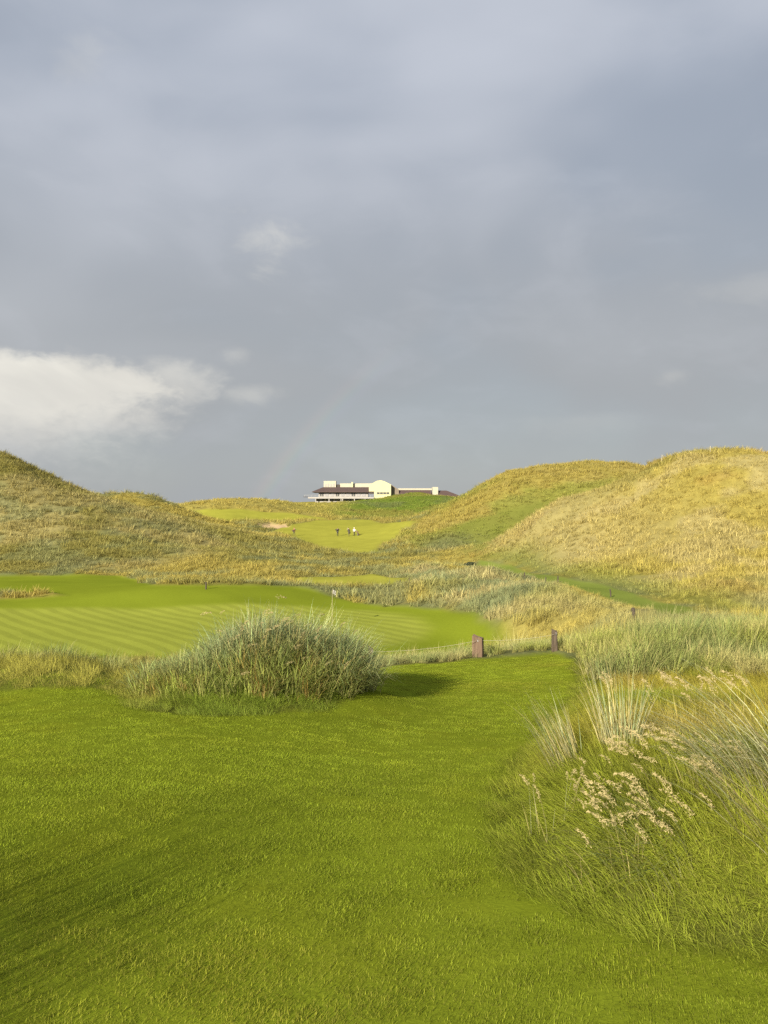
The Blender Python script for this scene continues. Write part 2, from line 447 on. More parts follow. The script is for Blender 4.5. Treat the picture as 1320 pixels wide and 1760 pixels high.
def blade_mat(name, instanced, straw=(0.42, 0.33, 0.12), straw_amt=.55, trans=.32, var=.55):
    k = NT(name)
    t = k.n('ShaderNodeAttribute', attribute_name='tint', attribute_type='INSTANCER' if instanced else 'GEOMETRY')
    h = k.n('ShaderNodeAttribute', attribute_name='h').outputs['Fac']
    br = k.n('ShaderNodeAttribute', attribute_name='br').outputs['Fac']
    v = k.rng(br, 0, 1, 1 - var, 1 + var)
    comb = k.n('ShaderNodeCombineColor')
    for i in range(3):
        k.put(comb.inputs[i], v)
    col = k.mix(1.0, t.outputs['Color'], comb.outputs[0], 'MULTIPLY')
    dead = k.math('GREATER_THAN', k.math('FRACT', k.math('MULTIPLY', br, 7.31)), .80)
    base = k.math('MULTIPLY', k.math('POWER', k.math('SUBTRACT', 1.0, h, True), 2.2), straw_amt)
    f = k.math('MAXIMUM', base, k.math('MULTIPLY', dead, straw_amt))
    col = k.mix(f, col, (*straw, 1))
    d = k.n('ShaderNodeBsdfDiffuse')
    k.put(d.inputs[0], col)
    tr = k.n('ShaderNodeBsdfTranslucent')
    k.put(tr.inputs[0], col)
    mx = k.n('ShaderNodeMixShader')
    mx.inputs[0].default_value = trans
    k.t.links.new(d.outputs[0], mx.inputs[1])
    k.t.links.new(tr.outputs[0], mx.inputs[2])
    k.t.links.new(mx.outputs[0], k.out.inputs[0])
    return k.m


def plain_mat(name, col, rough=.7, vary=.25, scale=3.0, bump=0.0, metallic=0.0, col2=None, stretch=(1, 1, 1)):
    k = NT(name)
    tcn = k.n('ShaderNodeTexCoord')
    mpn = k.n('ShaderNodeMapping')
    mpn.inputs['Scale'].default_value = stretch
    k.put(mpn.inputs[0], tcn.outputs['Object'])
    nz = k.noise(mpn.outputs[0], scale, 5, .6)
    c2 = col2 or tuple(c * (1 - vary) for c in col)
    c = k.mix(k.rng(nz, .3, .7, 0, 1), (*col, 1), (*c2, 1))
    b = k.n('ShaderNodeBsdfPrincipled')
    k.put(b.inputs['Base Color'], c)
    b.inputs['Roughness'].default_value = rough
    b.inputs['Metallic'].default_value = metallic
    if bump:
        bn = k.n('ShaderNodeBump')
        bn.inputs['Strength'].default_value = bump
        bn.inputs['Distance'].default_value = .02
        k.put(bn.inputs['Height'], nz)
        k.put(b.inputs['Normal'], bn.outputs[0])
    k.t.links.new(b.outputs[0], k.out.inputs[0])
    return k.m


# ------------------------------------------------------------------ ground: one sheet out to the horizon
def palette_rough(x, y, seed=0):
    """albedo of the rough grass at a spot, with one lit dune side painted in"""
    gold, straw = np.array([.395, .335, .088]), np.array([.47, .405, .185])
    olive, green, blue = np.array([.255, .238, .068]), np.array([.130, .180, .028]), np.array([.210, .240, .120])
    rust = np.array([.36, .24, .07])
    L = sstep(-6, 6, poly_sd(LEFT_DUNE, x, y))
    Rr = sstep(-1.5, 1.5, poly_sd(RIGHT_DUNES, x, y))
    Cc = sstep(-8, 8, poly_sd(CLUB_HILL, x, y))
    B = sstep(-1, 1, poly_sd(MID_BANK, x, y))
    n1, n2, n3 = fbm(x, y, 14, 40 + seed, 4), fbm(x, y, 5, 50 + seed, 3), fbm(x, y, 30, 60 + seed, 3)

    def w(v, lo, hi):
        return sstep(lo, hi, v)[:, None]

    def mixc(a, b, f):
        return a + (b - a) * f
    one = np.ones((len(x), 1))
    base = mixc(mixc(olive * one, gold, w(n1, .40, .60)), blue, w(n2, .50, .66) * .75)
    left = mixc(mixc(olive * 1.06 * one, straw * .95, w(n1, .44, .62) * .6), blue * 1.1, w(n2, .48, .64) * .5)
    left = mixc(left, gold * .8, (sstep(122, 150, y) * sstep(.35, .6, n2))[:, None] * .6)
    right = mixc(mixc(gold * 1.06 * one, straw, w(n2, .44, .62) * .7), olive * 1.15, w(n1, .52, .66) * .65)
    right = mixc(right, rust, w(fbm(x, y, 9, 77, 3), .60, .70) * .35)
    backd = sstep(122, 132, y)[:, None]
    right = mixc(right, mixc(gold * .95 * one, green * 1.5, w(n1, .45, .62) * .55), backd * .8)
    lit_flank = (sstep(-1, 4, x - 12) * sstep(34, 22, x) * sstep(118, 108, y) * sstep(60, 75, y))[:, None]
    right = mixc(right, straw * 1.02, lit_flank * .6)  # sunlit side of the front dune put into the grass colour as paler straw
    greener = (sstep(-5.5, -.5, poly_sd(ZONES['PATH'], x, y)) + .8 * sstep(-.5, 1.5, poly_sd(ZONES['HOLLOW'], x, y)))[:, None]
    right = mixc(right, green * 1.35, np.clip(greener, 0, 1) * .65)  # greener grass along the path and in the hollow
    # bluish scrub at the dune's foot
    foot = sstep(9, 3, np.hypot(x - 12, (y - 130) * .6)) + sstep(2.0, 0.5, np.abs(x - 19)) * sstep(44, 34, y)
    right = mixc(right, blue * .85, np.clip(foot, 0, 1)[:, None] * .8)
    club = mixc(mixc(green * 1.45 * one, gold * .8, w(n3, .50, .64) * .6), blue * .8, w(n1, .5, .64) * .5)
    club = mixc(club, gold, sstep(262, 240, y)[:, None] * .7)
    bank = mixc(mixc(blue * 1.08 * one, straw, w(n2, .42, .57) * .75), olive * 1.3, w(n1, .52, .66) * .6)
    bank = mixc(bank, gold * 1.1, sstep(4.5, 1.5, np.hypot(x - 6.6, (y - 34.5) * .8))[:, None] * .85)
    base = mixc(base, gold * 1.1, sstep(4.5, 1.5, np.hypot(x - 6.6, (y - 34.5) * .8))[:, None] * .85)
    out = base
    for c, f in ((left, L), (right, Rr), (club, Cc), (bank, B)):
        out = mixc(out, c, f[:, None])
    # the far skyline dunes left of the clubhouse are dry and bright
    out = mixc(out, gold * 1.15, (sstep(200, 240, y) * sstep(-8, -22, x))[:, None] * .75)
    return out


def build_ground():
    front = np.radians(np.arange(-35, 35.001, .135))
    side = np.radians(np.arange(37, 180, 3.0))
    azs = np.concatenate([-side[::-1], front, side])
    rad = np.concatenate([np.exp(np.arange(np.log(.3), np.log(450), .0112)), np.geomspace(456, 6000, 16)])
    A_, R_ = np.meshgrid(azs, rad)
    x, y = (np.sin(A_) * R_).ravel(), (np.cos(A_) * R_).ravel()
    m = masks(x, y)
    z = height(x, y, m)
    na, nr = len(azs), len(rad)
    i = np.arange(na)
    j = (i + 1) % na
    rows = np.arange(nr - 1)[:, None] * na
    q = np.stack([rows + i, rows + na + i, rows + na + j, rows + j], -1)
    q = q[:, :, ::-1].reshape(-1, 4)
    # centre cap
    V = np.stack([x, y, z], 1)
    n0 = len(V)
    V = np.concatenate([V, [[0, 0, zat(.01, .01)]]])
    # colours of what grows there
    def c3(a):
        return np.array(a)[None, :]
    n1, n2 = fbm(x, y, 2.2, 71, 4)[:, None], fbm(x, y, .5, 72, 3)[:, None]
    rgh = palette_rough(x, y) * (.46 + .30 * n2)
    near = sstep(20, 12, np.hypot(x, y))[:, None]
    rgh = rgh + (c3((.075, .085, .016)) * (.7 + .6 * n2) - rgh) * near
    col = rgh
    def lay(c, f):
        nonlocal col
        col = col + (c - col) * f[:, None]
    lay(c3((.150, .160, .035)) * (.9 + .3 * n1), m['hollow'] * .8)
    lawn = c3((.150, .185, .014)) * (.72 + .5 * n1) + c3((.05, .02, .0)) * np.clip(n2 - .55, 0, 1)
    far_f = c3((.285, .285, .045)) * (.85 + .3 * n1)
    fair = c3((.168, .208, .018)) * (.82 + .36 * fbm(x, y, 7, 73, 3)[:, None])
    green = c3((.238, .268, .042)) * (.93 + .14 * n1)
    path = c3((.170, .212, .042)) * (.9 + .2 * n1)
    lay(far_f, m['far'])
    lay(fair, m['fair'])
    lay(green, m['green'])
    lay(path, m['path'])
    lay(lawn, m['lawn'])
    lay(c3((.46, .34, .20)) * (.9 + .2 * n2), m['sand'])
    col = np.concatenate([col, col[:1]])
    gm = np.concatenate([m['green'], [0]])
    mw = np.concatenate([m['mown'], [1]])
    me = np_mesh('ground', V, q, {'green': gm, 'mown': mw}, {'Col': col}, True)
    k = NT('turf_and_dune_ground')
    c = k.n('ShaderNodeAttribute', attribute_name='Col').outputs['Color']
    g = k.n('ShaderNodeAttribute', attribute_name='green').outputs['Fac']
    pos = k.n('ShaderNodeNewGeometry').outputs['Position']
    nz = k.noise(pos, 38, 3, .65)
    nz2 = k.noise(pos, 7, 4, .6)
    v = k.math('ADD', k.math('MULTIPLY', nz, .9), k.math('MULTIPLY', nz2, .7))
    mw_ = k.n('ShaderNodeAttribute', attribute_name='mown').outputs['Fac']
    v = k.mix_f(mw_, k.rng(v, .45, 1.15, .60, 1.40), k.rng(v, .45, 1.15, .84, 1.16))
    # mower stripes across the green
    sp = k.n('ShaderNodeSeparateXYZ')
    k.put(sp.inputs[0], pos)
    u = k.math('ADD', k.math('MULTIPLY', sp.outputs[0], .766), k.math('MULTIPLY', sp.outputs[1], .643))
    wob = k.math('MULTIPLY', k.noise(pos, .2, 2), .7)
    st = k.math('SINE', k.math('MULTIPLY', k.math('ADD', u, wob), math.tau / 1.02))
    st = k.rng(st, -.45, .45, -.08, .08)
    v = k.math('ADD', v, k.math('MULTIPLY', st, g))
    cb = k.n('ShaderNodeCombineColor')
    for i_ in range(3):
        k.put(cb.inputs[i_], v)
    col_o = k.mix(1.0, c, cb.outputs[0], 'MULTIPLY')
    b = k.n('ShaderNodeBsdfDiffuse')
    k.put(b.inputs[0], col_o)
    bn = k.n('ShaderNodeBump')
    bn.inputs['Strength'].default_value = .15
    bn.inputs['Distance'].default_value = .03
    k.put(bn.inputs['Height'], nz)
    k.put(b.inputs['Normal'], bn.outputs[0])
    k.t.links.new(b.outputs[0], k.out.inputs[0])
    me.materials.append(k.m)
    tag(link(bpy.data.objects.new('ground', me)), kind='structure')


build_ground()


# ------------------------------------------------------------------ grass
def blades(root, L, W, phi, lean, curl, seg, r, twist=.5, tint=None):
    """ribbons that rise from root, tilt by lean and curl over; returns verts, quads, h, br"""
    n = len(root)
    t = np.linspace(0, 1, seg + 1)
    ang = lean[:, None] + curl[:, None] * t[None] ** 1.4
    am = .5 * (ang[:, 1:] + ang[:, :-1])
    dl = (L / seg)[:, None]
    hx = np.concatenate([np.zeros((n, 1)), np.cumsum(np.sin(am) * dl, 1)], 1)
    hz = np.concatenate([np.zeros((n, 1)), np.cumsum(np.cos(am) * dl, 1)], 1)
    P = root[:, None, :] + np.stack([hx * np.cos(phi)[:, None], hx * np.sin(phi)[:, None], hz], -1)
    wa = phi + math.pi / 2 + (r.random(n) - .5) * 2 * twist
    wd = np.stack([np.cos(wa), np.sin(wa), np.zeros(n)], -1)
    ww = W[:, None] * np.maximum(1 - t[None] ** 1.6, .06) * .5
    o = wd[:, None, :] * ww[..., None]
    V = np.stack([P - o, P + o], 2).reshape(-1, 3)
    b = (np.arange(n) * (seg + 1) * 2)[:, None, None]
    s = (np.arange(seg) * 2)[None, :, None]
    q = (b + s + np.array([0, 1, 3, 2])[None, None, :]).reshape(-1, 4)
    h = np.repeat(np.tile(t, n), 2)
    br = np.repeat(r.random(n), (seg + 1) * 2)
    return V, q, h, br


def tuft_mesh(name, seed, n, rad, L, W, lean, curl, seg=3, wind=0.0, mat=None, root_z=-.03):
    r = np.random.default_rng(seed)
    a = r.random(n) * math.tau
    d = np.sqrt(r.random(n)) * rad
    root = np.stack([np.cos(a) * d, np.sin(a) * d, np.full(n, root_z)], -1)
    phi = np.arctan2(np.sin(a) + r.normal(0, .6, n), np.cos(a) + wind + r.normal(0, .6, n))
    V, q, h, br = blades(root, L * (.55 + .6 * r.random(n)), W * (.7 + .6 * r.random(n)), phi,
                         np.abs(r.normal(lean, lean * .5, n)), np.abs(r.normal(curl, curl * .5, n)), seg, r)
    me = np_mesh(name, V, q, {'h': h, 'br': br}, None, True)
    me.materials.append(mat)
    return me


def scatter(name, x, y, z, rotz, tilt, scale, idx, tint, metas, label, cat):
    """one mass of grass: a point mesh that carries one grass tuft per point"""
    me = bpy.data.meshes.new(name)
    n = len(x)
    me.vertices.add(n)
    me.vertices.foreach_set('co', np.stack([x, y, z], 1).astype(np.float32).ravel())
    for nm, ty, dat, key in (('rot', 'FLOAT_VECTOR', np.stack([tilt[:, 0], tilt[:, 1], rotz], 1), 'vector'),
                             ('scl', 'FLOAT', scale, 'value'), ('pick', 'INT', idx, 'value')):
        at = me.attributes.new(nm, ty, 'POINT')
        at.data.foreach_set(key, np.asarray(dat, np.int32 if ty == 'INT' else np.float32).ravel())
    at = me.attributes.new('tint', 'FLOAT_COLOR', 'POINT')
    at.data.foreach_set('color', np.concatenate([tint, np.ones((n, 1))], 1).astype(np.float32).ravel())
    me.update()
    ob = link(bpy.data.objects.new(name, me))
    ob['kind'] = 'stuff'
    tag(ob, label, cat)
    col = bpy.data.collections.new(name + '_tufts')
    for i, pm in enumerate(metas):
        po = bpy.data.objects.new('tuft_%s_%02d' % (name, i), pm)
        col.objects.link(po)
    g = bpy.data.node_groups.new(name + '_scatter', 'GeometryNodeTree')
    g.interface.new_socket('Geometry', in_out='INPUT', socket_type='NodeSocketGeometry')
    g.interface.new_socket('Geometry', in_out='OUTPUT', socket_type='NodeSocketGeometry')
    N, K = g.nodes, g.links
    gi, go = N.new('NodeGroupInput'), N.new('NodeGroupOutput')
    ci = N.new('GeometryNodeCollectionInfo')
    ci.inputs['Collection'].default_value = col
    ci.inputs['Separate Children'].default_value = True
    ci.inputs['Reset Children'].default_value = True
    ip = N.new('GeometryNodeInstanceOnPoints')
    ip.inputs['Pick Instance'].default_value = True
    mp_ = N.new('GeometryNodeMeshToPoints')
    K.new(gi.outputs[0], mp_.inputs['Mesh'])
    K.new(mp_.outputs[0], ip.inputs['Points'])
    K.new(ci.outputs[0], ip.inputs['Instance'])

    def na(nm, ty):
        a_ = N.new('GeometryNodeInputNamedAttribute')
        a_.data_type = ty
        a_.inputs[0].default_value = nm
        return a_.outputs[0]
    K.new(na('pick', 'INT'), ip.inputs['Instance Index'])
    er = N.new('FunctionNodeEulerToRotation')
    K.new(na('rot', 'FLOAT_VECTOR'), er.inputs[0])
    K.new(er.outputs[0], ip.inputs['Rotation'])
    K.new(na('scl', 'FLOAT'), ip.inputs['Scale'])
    K.new(ip.outputs[0], go.inputs[0])
    md = ob.modifiers.new('scatter', 'NODES')
    md.node_group = g
    return ob


def polar_points(n_per_m2, r0, r1, a0, a1):
    """uniform random points over a sector of the land"""
    area = .5 * R(a1 - a0) * (r1 * r1 - r0 * r0)
    n = int(area * n_per_m2)
    a = R(a0) + rng.random(n) * R(a1 - a0)
    r = np.sqrt(r0 * r0 + rng.random(n) * (r1 * r1 - r0 * r0))
    return np.sin(a) * r, np.cos(a) * r


def place(name, x, y, metas, tint, smin, smax, label, cat, wind=None, tiltv=.12, sink=0.0, jitter=.28, power=1.0, lie=False):
    n = len(x)
    z = height(x, y) - sink
    rz = rng.random(n) * math.tau if wind is None else rng.normal(wind, .55, n)
    sc = smin + (smax - smin) * rng.random(n) ** power
    tint = tint * (1 - jitter + 2 * jitter * rng.random((n, 1)))
    tl = rng.normal(0, tiltv, (n, 2))
    if lie:
        # lay each patch along the slope it grows on
        e_ = .06
        gx, gy = (height(x + e_, y) - height(x - e_, y)) / (2 * e_), (height(x, y + e_) - height(x, y - e_)) / (2 * e_)
        cs, sn_ = np.cos(rz), np.sin(rz)
        tl = tl * .4 + np.stack([np.arctan(-sn_ * gx + cs * gy), -np.arctan(cs * gx + sn_ * gy)], 1)
    return scatter(name, x, y, z, rz, tl, sc, rng.integers(0, len(metas), n), tint, metas, label, cat)


M_lawn = blade_mat('lawn_blade', True, (.30, .28, .07), .40, .36, .4)
M_soft = blade_mat('soft_rough_blade', True, (.48, .42, .14), .28, .45, .5)
M_marram = blade_mat('marram_blade', True, (.45, .38, .17), .55, .30, .45)
M_dune = blade_mat('dune_blade', True, (.42, .36, .15), .30, .32, .35)

# --- mown lawn of the tee and the walk down from it
lawn_t = [tuft_mesh('lawn_patch', 100 + i, 190, .125, .0175, .0021, .50, .6, 2, 0, M_lawn, -.002) for i in range(5)]
x, y = polar_points(130, 1.2, 6.5, -48, 48)
x2, y2 = polar_points(75, 6.5, 18.6, -34, 22)
x, y = np.concatenate([x, x2]), np.concatenate([y, y2])
lw = poly_sd(ZONES['LAWN'], x, y) + (fbm(x, y, 1.1, 31, 3) - .5) * .32
ok = (lw > 0) | ((lw > -.35) & (y < 12))
x, y, lw = x[ok], y[ok], lw[ok]
n1, n2 = fbm(x, y, 1.6, 171, 4)[:, None], fbm(x, y, .45, 172, 3)[:, None]
n3 = fbm(x, y, 4.5, 173, 2)[:, None]
mow = np.sin((x * .80 - y * .60) * math.tau / 2.3 + 1.2 * n3[:, 0])[:, None]
tint = np.array([.212, .278, .021]) * (.54 + .58 * n1 + .38 * n3) * (1 + .05 * np.clip(mow * 2.5, -1, 1))
worn = sstep(.58, .74, fbm(x, y, 2.8, 174, 4))[:, None]
tint = tint + (np.array([.25, .215, .035]) - tint) * worn * .35 + np.array([.10, .055, .004]) * np.clip(n2 - .52, 0, 1) * 1.2
lawn_ob = place('lawn_grass', x, y, lawn_t, tint, .75, 1.25, 'short mown green lawn in the foreground and down to the two posts', 'lawn grass', sink=.001, tiltv=.05, lie=True)


def rescale(ob, f):
    at = ob.data.attributes['scl']
    buf = np.empty(len(at.data), np.float32)
    at.data.foreach_get('value', buf)
    at.data.foreach_set('value', (buf * f).astype(np.float32))


rescale(lawn_ob, 1 + .8 * sstep(.05, -.7, lw))

# --- soft long grass beside the lawn
soft_t = [tuft_mesh('soft_patch', 200 + i, 130, .17, .165, .0030, .50, 1.25, 4, 1.3, M_soft, -.008) for i in range(5)]
x, y = polar_points(80, 2.0, 9.5, -48, 56)
x2, y2 = polar_points(40, 9.5, 14.5, -44, 46)
x, y = np.concatenate([x, x2]), np.concatenate([y, y2])
lw = poly_sd(ZONES['LAWN'], x, y) + (fbm(x, y, 1.1, 31, 3) - .5) * .32
ok = (lw < .02) & ~((x < .5) & (y > 11.2)) & (rng.random(len(x)) < sstep(.1, -.25, lw) + .6)
x, y, lw = x[ok], y[ok], lw[ok]
n1, n2 = fbm(x, y, 1.5, 181, 3)[:, None], fbm(x, y, .7, 182, 3)[:, None]
grn, yel, rst = np.array([.240, .310, .028]), np.array([.43, .385, .060]), np.array([.50, .38, .12])
dryer = (.35 + .65 * sstep(4.4, 5.8, y))[:, None]
tint = grn + (yel - grn) * sstep(.36, .60, n1 + .10 * dryer) * dryer
tint = tint + (rst - tint) * sstep(.56, .70, n2) * .5 * ((y > 4.9) & (x > 0))[:, None]
near_edge = sstep(-.9, -.1, lw)[:, None]
tint = tint + (grn * .9 - tint) * near_edge * .8 * (x > 0)[:, None]
s_lo = .68 + .46 * sstep(.0, -.7, lw)
leftside = (x < -.1)
tint = np.where(leftside[:, None], tint * np.array([.95, 1.02, 1.4]), tint)
sc_mul = s_lo
ob = place('rough_grass', x, y, soft_t, tint, .8, 1.15, 'soft yellow-green long grass growing along the edge of the mown lawn', 'rough grass', wind=math.pi - .3, tiltv=.1, lie=True)
a_ = ob.data.attributes['scl']
buf = np.empty(len(x), np.float32)
a_.data.foreach_get('value', buf)
a_.data.foreach_set('value', (buf * sc_mul).astype(np.float32))

# --- blue-green marram on the near banks
mar_t = [tuft_mesh('marram_near', 300 + i, 44, .12, .55, .012, .34, .80, 4, .5, M_marram) for i in range(5)]
x, y = polar_points(26, 9.3, 24, -44, 46)
lw = poly_sd(ZONES['LAWN'], x, y)
right_bank = (x > 3.2) & (y > 11.8 - .15 * (x - 3.2)) & (y < 24)
left_lip = (x < -2.4) & (y > 10.0) & (y < 13)
rush_row = (x > -1.5) & (x < 2.6) & (y > 16.1) & (y < 20)
by_post = (x > 3.9) & (y > 16) & (y < 22)
behind = (x < 4.2) & (y > 12) & ~rush_row & (y > 17)
ok = (lw < -.15) & (right_bank | left_lip | rush_row | by_post | (behind & (rng.random(len(x)) < .25)))
x, y = x[ok], y[ok]
n1, n2 = fbm(x, y, 2.0, 191, 3)[:, None], fbm(x, y, .9, 192, 3)[:, None]
blu, olv, stw = np.array([.200, .255, .088]), np.array([.265, .295, .058]), np.array([.47, .42, .18])
tint = blu + (olv - blu) * sstep(.42, .62, n1) * .8
tint = tint + (stw - tint) * sstep(.50, .66, n2) * .6
ob = place('marram_grass', x, y, mar_t, tint, .55, 1.1, 'blue-green marram grass covering the bank past the lawn', 'marram grass', wind=.1)
small = (x < 3) & (y < 20)
a_ = ob.data.attributes['scl']
buf = np.empty(len(x), np.float32)
a_.data.foreach_get('value', buf)
a_.data.foreach_set('value', np.where(small, buf * .62, buf * (.55 + .75 * fbm(x, y, 1.8, 195, 2))).astype(np.float32))

# --- dune grass, near part and far part
mid_t = [tuft_mesh('dune_mid', 400 + i, 36, .20, .62, .020, .32, .75, 3, .5, M_dune) for i in range(5)]
far_t = [tuft_mesh('dune_far', 500 + i, 26, .36, .62, .042, .42, .80, 2, .5, M_dune) for i in range(5)]


def dune(name, r0, r1, dens, metas, smin, smax, label):
    x, y = polar_points(dens, r0, r1, -35, 35)
    m = masks(x, y)
    ok = (m['mown'] < .4) & (m['sand'] < .3) & (rng.random(len(x)) > m['hollow'] * .55) & (y > 18)
    x, y = x[ok], y[ok]
    cov = fbm(x, y, 3.2, 88, 3)
    keep = rng.random(len(x)) < sstep(.28, .50, cov) * .5 + .5
    x, y = x[keep], y[keep]
    t = palette_rough(x, y)
    low = 1 - .3 * sstep(.5, .7, fbm(x, y, 8, 99, 3))
    low = low * (1 - .55 * sstep(-3, -.5, poly_sd(ZONES['PATH'], x, y)) * (y > 25)) * (1 - .4 * sstep(260, 330, y))
    ob = place(name, x, y, metas, t, smin, smax, label, 'dune grass', wind=.15, sink=.04, jitter=.20, power=2.2)
    a_ = ob.data.attributes['scl']
    buf = np.empty(len(x), np.float32)
    a_.data.foreach_get('value', buf)
    a_.data.foreach_set('value', (buf * low * (1 - .35 * m['hollow'][ok][keep])).astype(np.float32))


dune('bank_grass', 22, 50, 7.0, mid_t, .55, 1.4, 'tufted grass on the low banks right around the putting green')
dune('dune_grass', 50, 110, 4.6, far_t, .55, 1.4, 'gold and olive grass covering the nearer dunes')
dune('dune_grass', 110, 210, 2.0, far_t, .75, 1.9, 'olive and gold grass covering the tall dunes further off')
dune('hill_grass', 210, 410, .45, far_t, .9, 2.6, 'green and gold grass on the far hill below the clubhouse')


# ------------------------------------------------------------------ built things
def bm_obj(name, fill, mat, parent=None, loc=None, smooth=False, bevel=0.0):
    bm = bmesh.new()
    fill(bm)
    if bevel:
        bmesh.ops.bevel(bm, geom=list(bm.edges), offset=bevel, segments=2, affect='EDGES', clamp_overlap=True)
    me = bpy.data.meshes.new(name)
    bm.normal_update()
    bm.to_mesh(me)
    bm.free()
    for m in (mat if isinstance(mat, (list, tuple)) else [mat]):
        me.materials.append(m)
    if smooth:
        me.polygons.foreach_set('use_smooth', np.ones(len(me.polygons), bool))
    o = link(bpy.data.objects.new(name, me))
    if parent is not None:
        o.parent = parent
    if loc is not None:
        o.location = loc
    return o


def box(bm, x0, x1, y0, y1, z0, z1):
    vs_ = [bm.verts.new((x, y, z)) for x in (x0, x1) for y in (y0, y1) for z in (z0, z1)]
    for f in ((0, 1, 3, 2), (4, 6, 7, 5), (0, 4, 5, 1), (2, 3, 7, 6), (0, 2, 6, 4), (1, 5, 7, 3)):
        bm.faces.new([vs_[i] for i in f])
    return vs_


def prism(bm, pts, y0, y1):
    """extrude an x-z outline along y"""
    a = [bm.verts.new((x, y0, z)) for x, z in pts]
    b = [bm.verts.new((x, y1, z)) for x, z in pts]
    bm.faces.new(a)
    bm.faces.new(b[::-1])
    for i in range(len(pts)):
        j = (i + 1) % len(pts)
        bm.faces.new([a[j], a[i], b[i], b[j]])
    bmesh.ops.recalc_face_normals(bm, faces=bm.faces)


def hip(bm, x0, x1, y0, y1, z0, rx0, rx1, ry0, ry1, z1, th=.25):
    lo = [bm.verts.new(p) for p in ((x0, y0, z0 - th), (x1, y0, z0 - th), (x1, y1, z0 - th), (x0, y1, z0 - th))]
    ea = [bm.verts.new(p) for p in ((x0, y0, z0), (x1, y0, z0), (x1, y1, z0), (x0, y1, z0))]
    to = [bm.verts.new(p) for p in ((rx0, ry0, z1), (rx1, ry0, z1), (rx1, ry1, z1), (rx0, ry1, z1))]
    bm.faces.new(lo[::-1])
    bm.faces.new(to)
    for A, B in ((lo, ea), (ea, to)):
        for i in range(4):
            j = (i + 1) % 4
            bm.faces.new([A[i], A[j], B[j], B[i]])


def tube(bm, pts, rad, seg=8, caps=True):
    rings = []
    P = [Vector(p) for p in pts]
    rad = rad if isinstance(rad, (list, tuple)) else [rad] * len(P)
    for i, p in enumerate(P):
        d = (P[min(i + 1, len(P) - 1)] - P[max(i - 1, 0)]).normalized()
        u = d.orthogonal().normalized() if abs(d.z) > .9 else d.cross(Vector((0, 0, 1))).normalized()
        v = d.cross(u)
        rings.append([bm.verts.new(p + (u * math.cos(k * math.tau / seg) + v * math.sin(k * math.tau / seg)) * rad[i]) for k in range(seg)])
    for a, b in zip(rings, rings[1:]):
        for k in range(seg):
            bm.faces.new([a[k], a[(k + 1) % seg], b[(k + 1) % seg], b[k]])
    if caps:
        bm.faces.new(rings[0][::-1])
        bm.faces.new(rings[-1])
    bmesh.ops.recalc_face_normals(bm, faces=bm.faces)


# --- clubhouse on the far hill
M_white = plain_mat('white_render', (.39, .375, .305), .8, .12, .6)
M_grey = plain_mat('pale_grey_render', (.33, .32, .32), .8, .15, .6)
M_cream = plain_mat('cream_render', (.47, .45, .285), .8, .08, .5)
M_roof = plain_mat('maroon_roof', (.080, .050, .045), .7, .3, 1.2, .3)
M_roof2 = plain_mat('weathered_roof', (.20, .165, .125), .8, .3, 1.2, .3)
M_glass = plain_mat('window_glass', (.06, .065, .075), .12, .2, 1.0)
M_lglass = plain_mat('sky_lit_glass', (.30, .30, .33), .12, .2, 1.0)  # paler copy of the glass, sky reflection put into its colour
M_dark = plain_mat('dark_timber', (.05, .04, .035), .7, .3, 2.0)

CLUB = (-7.0, 412, 7.9)
club = empty('clubhouse', CLUB)
tag(club, 'long white and cream clubhouse with maroon roofs on the far hilltop', 'clubhouse')
K_ = .0704 * .98
cz = lambda zy: (213 - zy) * K_
cxm = lambda zx: (zx - 635) * K_ + 4.9


def cbox(name, zx0, zx1, zy0, zy1, y0, y1, mat, parent=club):
    return bm_obj(name, lambda b: box(b, cxm(zx0), cxm(zx1), y0, y1, cz(zy1), cz(zy0)), mat, parent)


# main block, two storeys behind a terrace
wall_up = cbox('wall', 170, 545, 150, 189, 0, 14, M_grey)
cbox('wall', 150, 585, 204, 250, -1.0, 14, M_grey)
terr = cbox('terrace', 95, 590, 191, 203, -4.2, 0, M_grey)
cbox('terrace_slab', 60, 96, 189, 192, -4.2, 0, M_dark)
for zx in (150, 250, 340, 352, 440, 520, 580):
    cbox('column', zx, zx + 6, 204, 250, -4.1, -3.6, M_grey)
for i in range(6):
    w_ = cbox('window', 156 + i * 70, 156 + i * 70 + 58, 207, 222, -1.15, -1.0, M_glass)
    cbox('mullion', 156 + i * 70 + 28, 156 + i * 70 + 30, 207, 222, -1.2, -1.155, M_white, w_)
for i in range(9):
    w_ = cbox('window', 180 + i * 40, 180 + i * 40 + 27, 157, 184, -.12, -.003, M_lglass if i % 3 else M_glass)
    cbox('mullion', 193 + i * 40, 195 + i * 40, 157, 184, -.17, -.123, M_white, w_)
for zx in range(70, 590, 26):
    cbox('rail_post', zx, zx + 1.6, 178, 188.9, -4.15, -4.05, M_grey, terr)
cbox('rail', 66, 590, 176.5, 177.9, -4.17, -4.03, M_grey, terr)
bm_obj('roof', lambda b: hip(b, cxm(122), cxm(606), -2.4, 16, cz(151), cxm(200), cxm(556), 4, 12, cz(114)), M_roof, club)
up = cbox('roof_box', 203, 297, 66, 116, 5, 11, M_white)
for i in range(4):
    cbox('shading_strip', 212 + i * 21, 222 + i * 21, 88, 110, 4.9, 4.997, M_grey, up)  # grey strips that put the dark column shading of the box into colour
cbox('roof_box_stair', 300, 324, 92, 116, 6, 10, M_dark)
cbox('clerestory', 326, 582, 84, 116, 6.5, 10, M_white)
ch = cbox('chimney', 415, 428, 76, 122, 4.6, 5.8, M_cream)
cbox('cap', 413, 430, 73.5, 75.9, 4.5, 5.9, M_grey, ch)
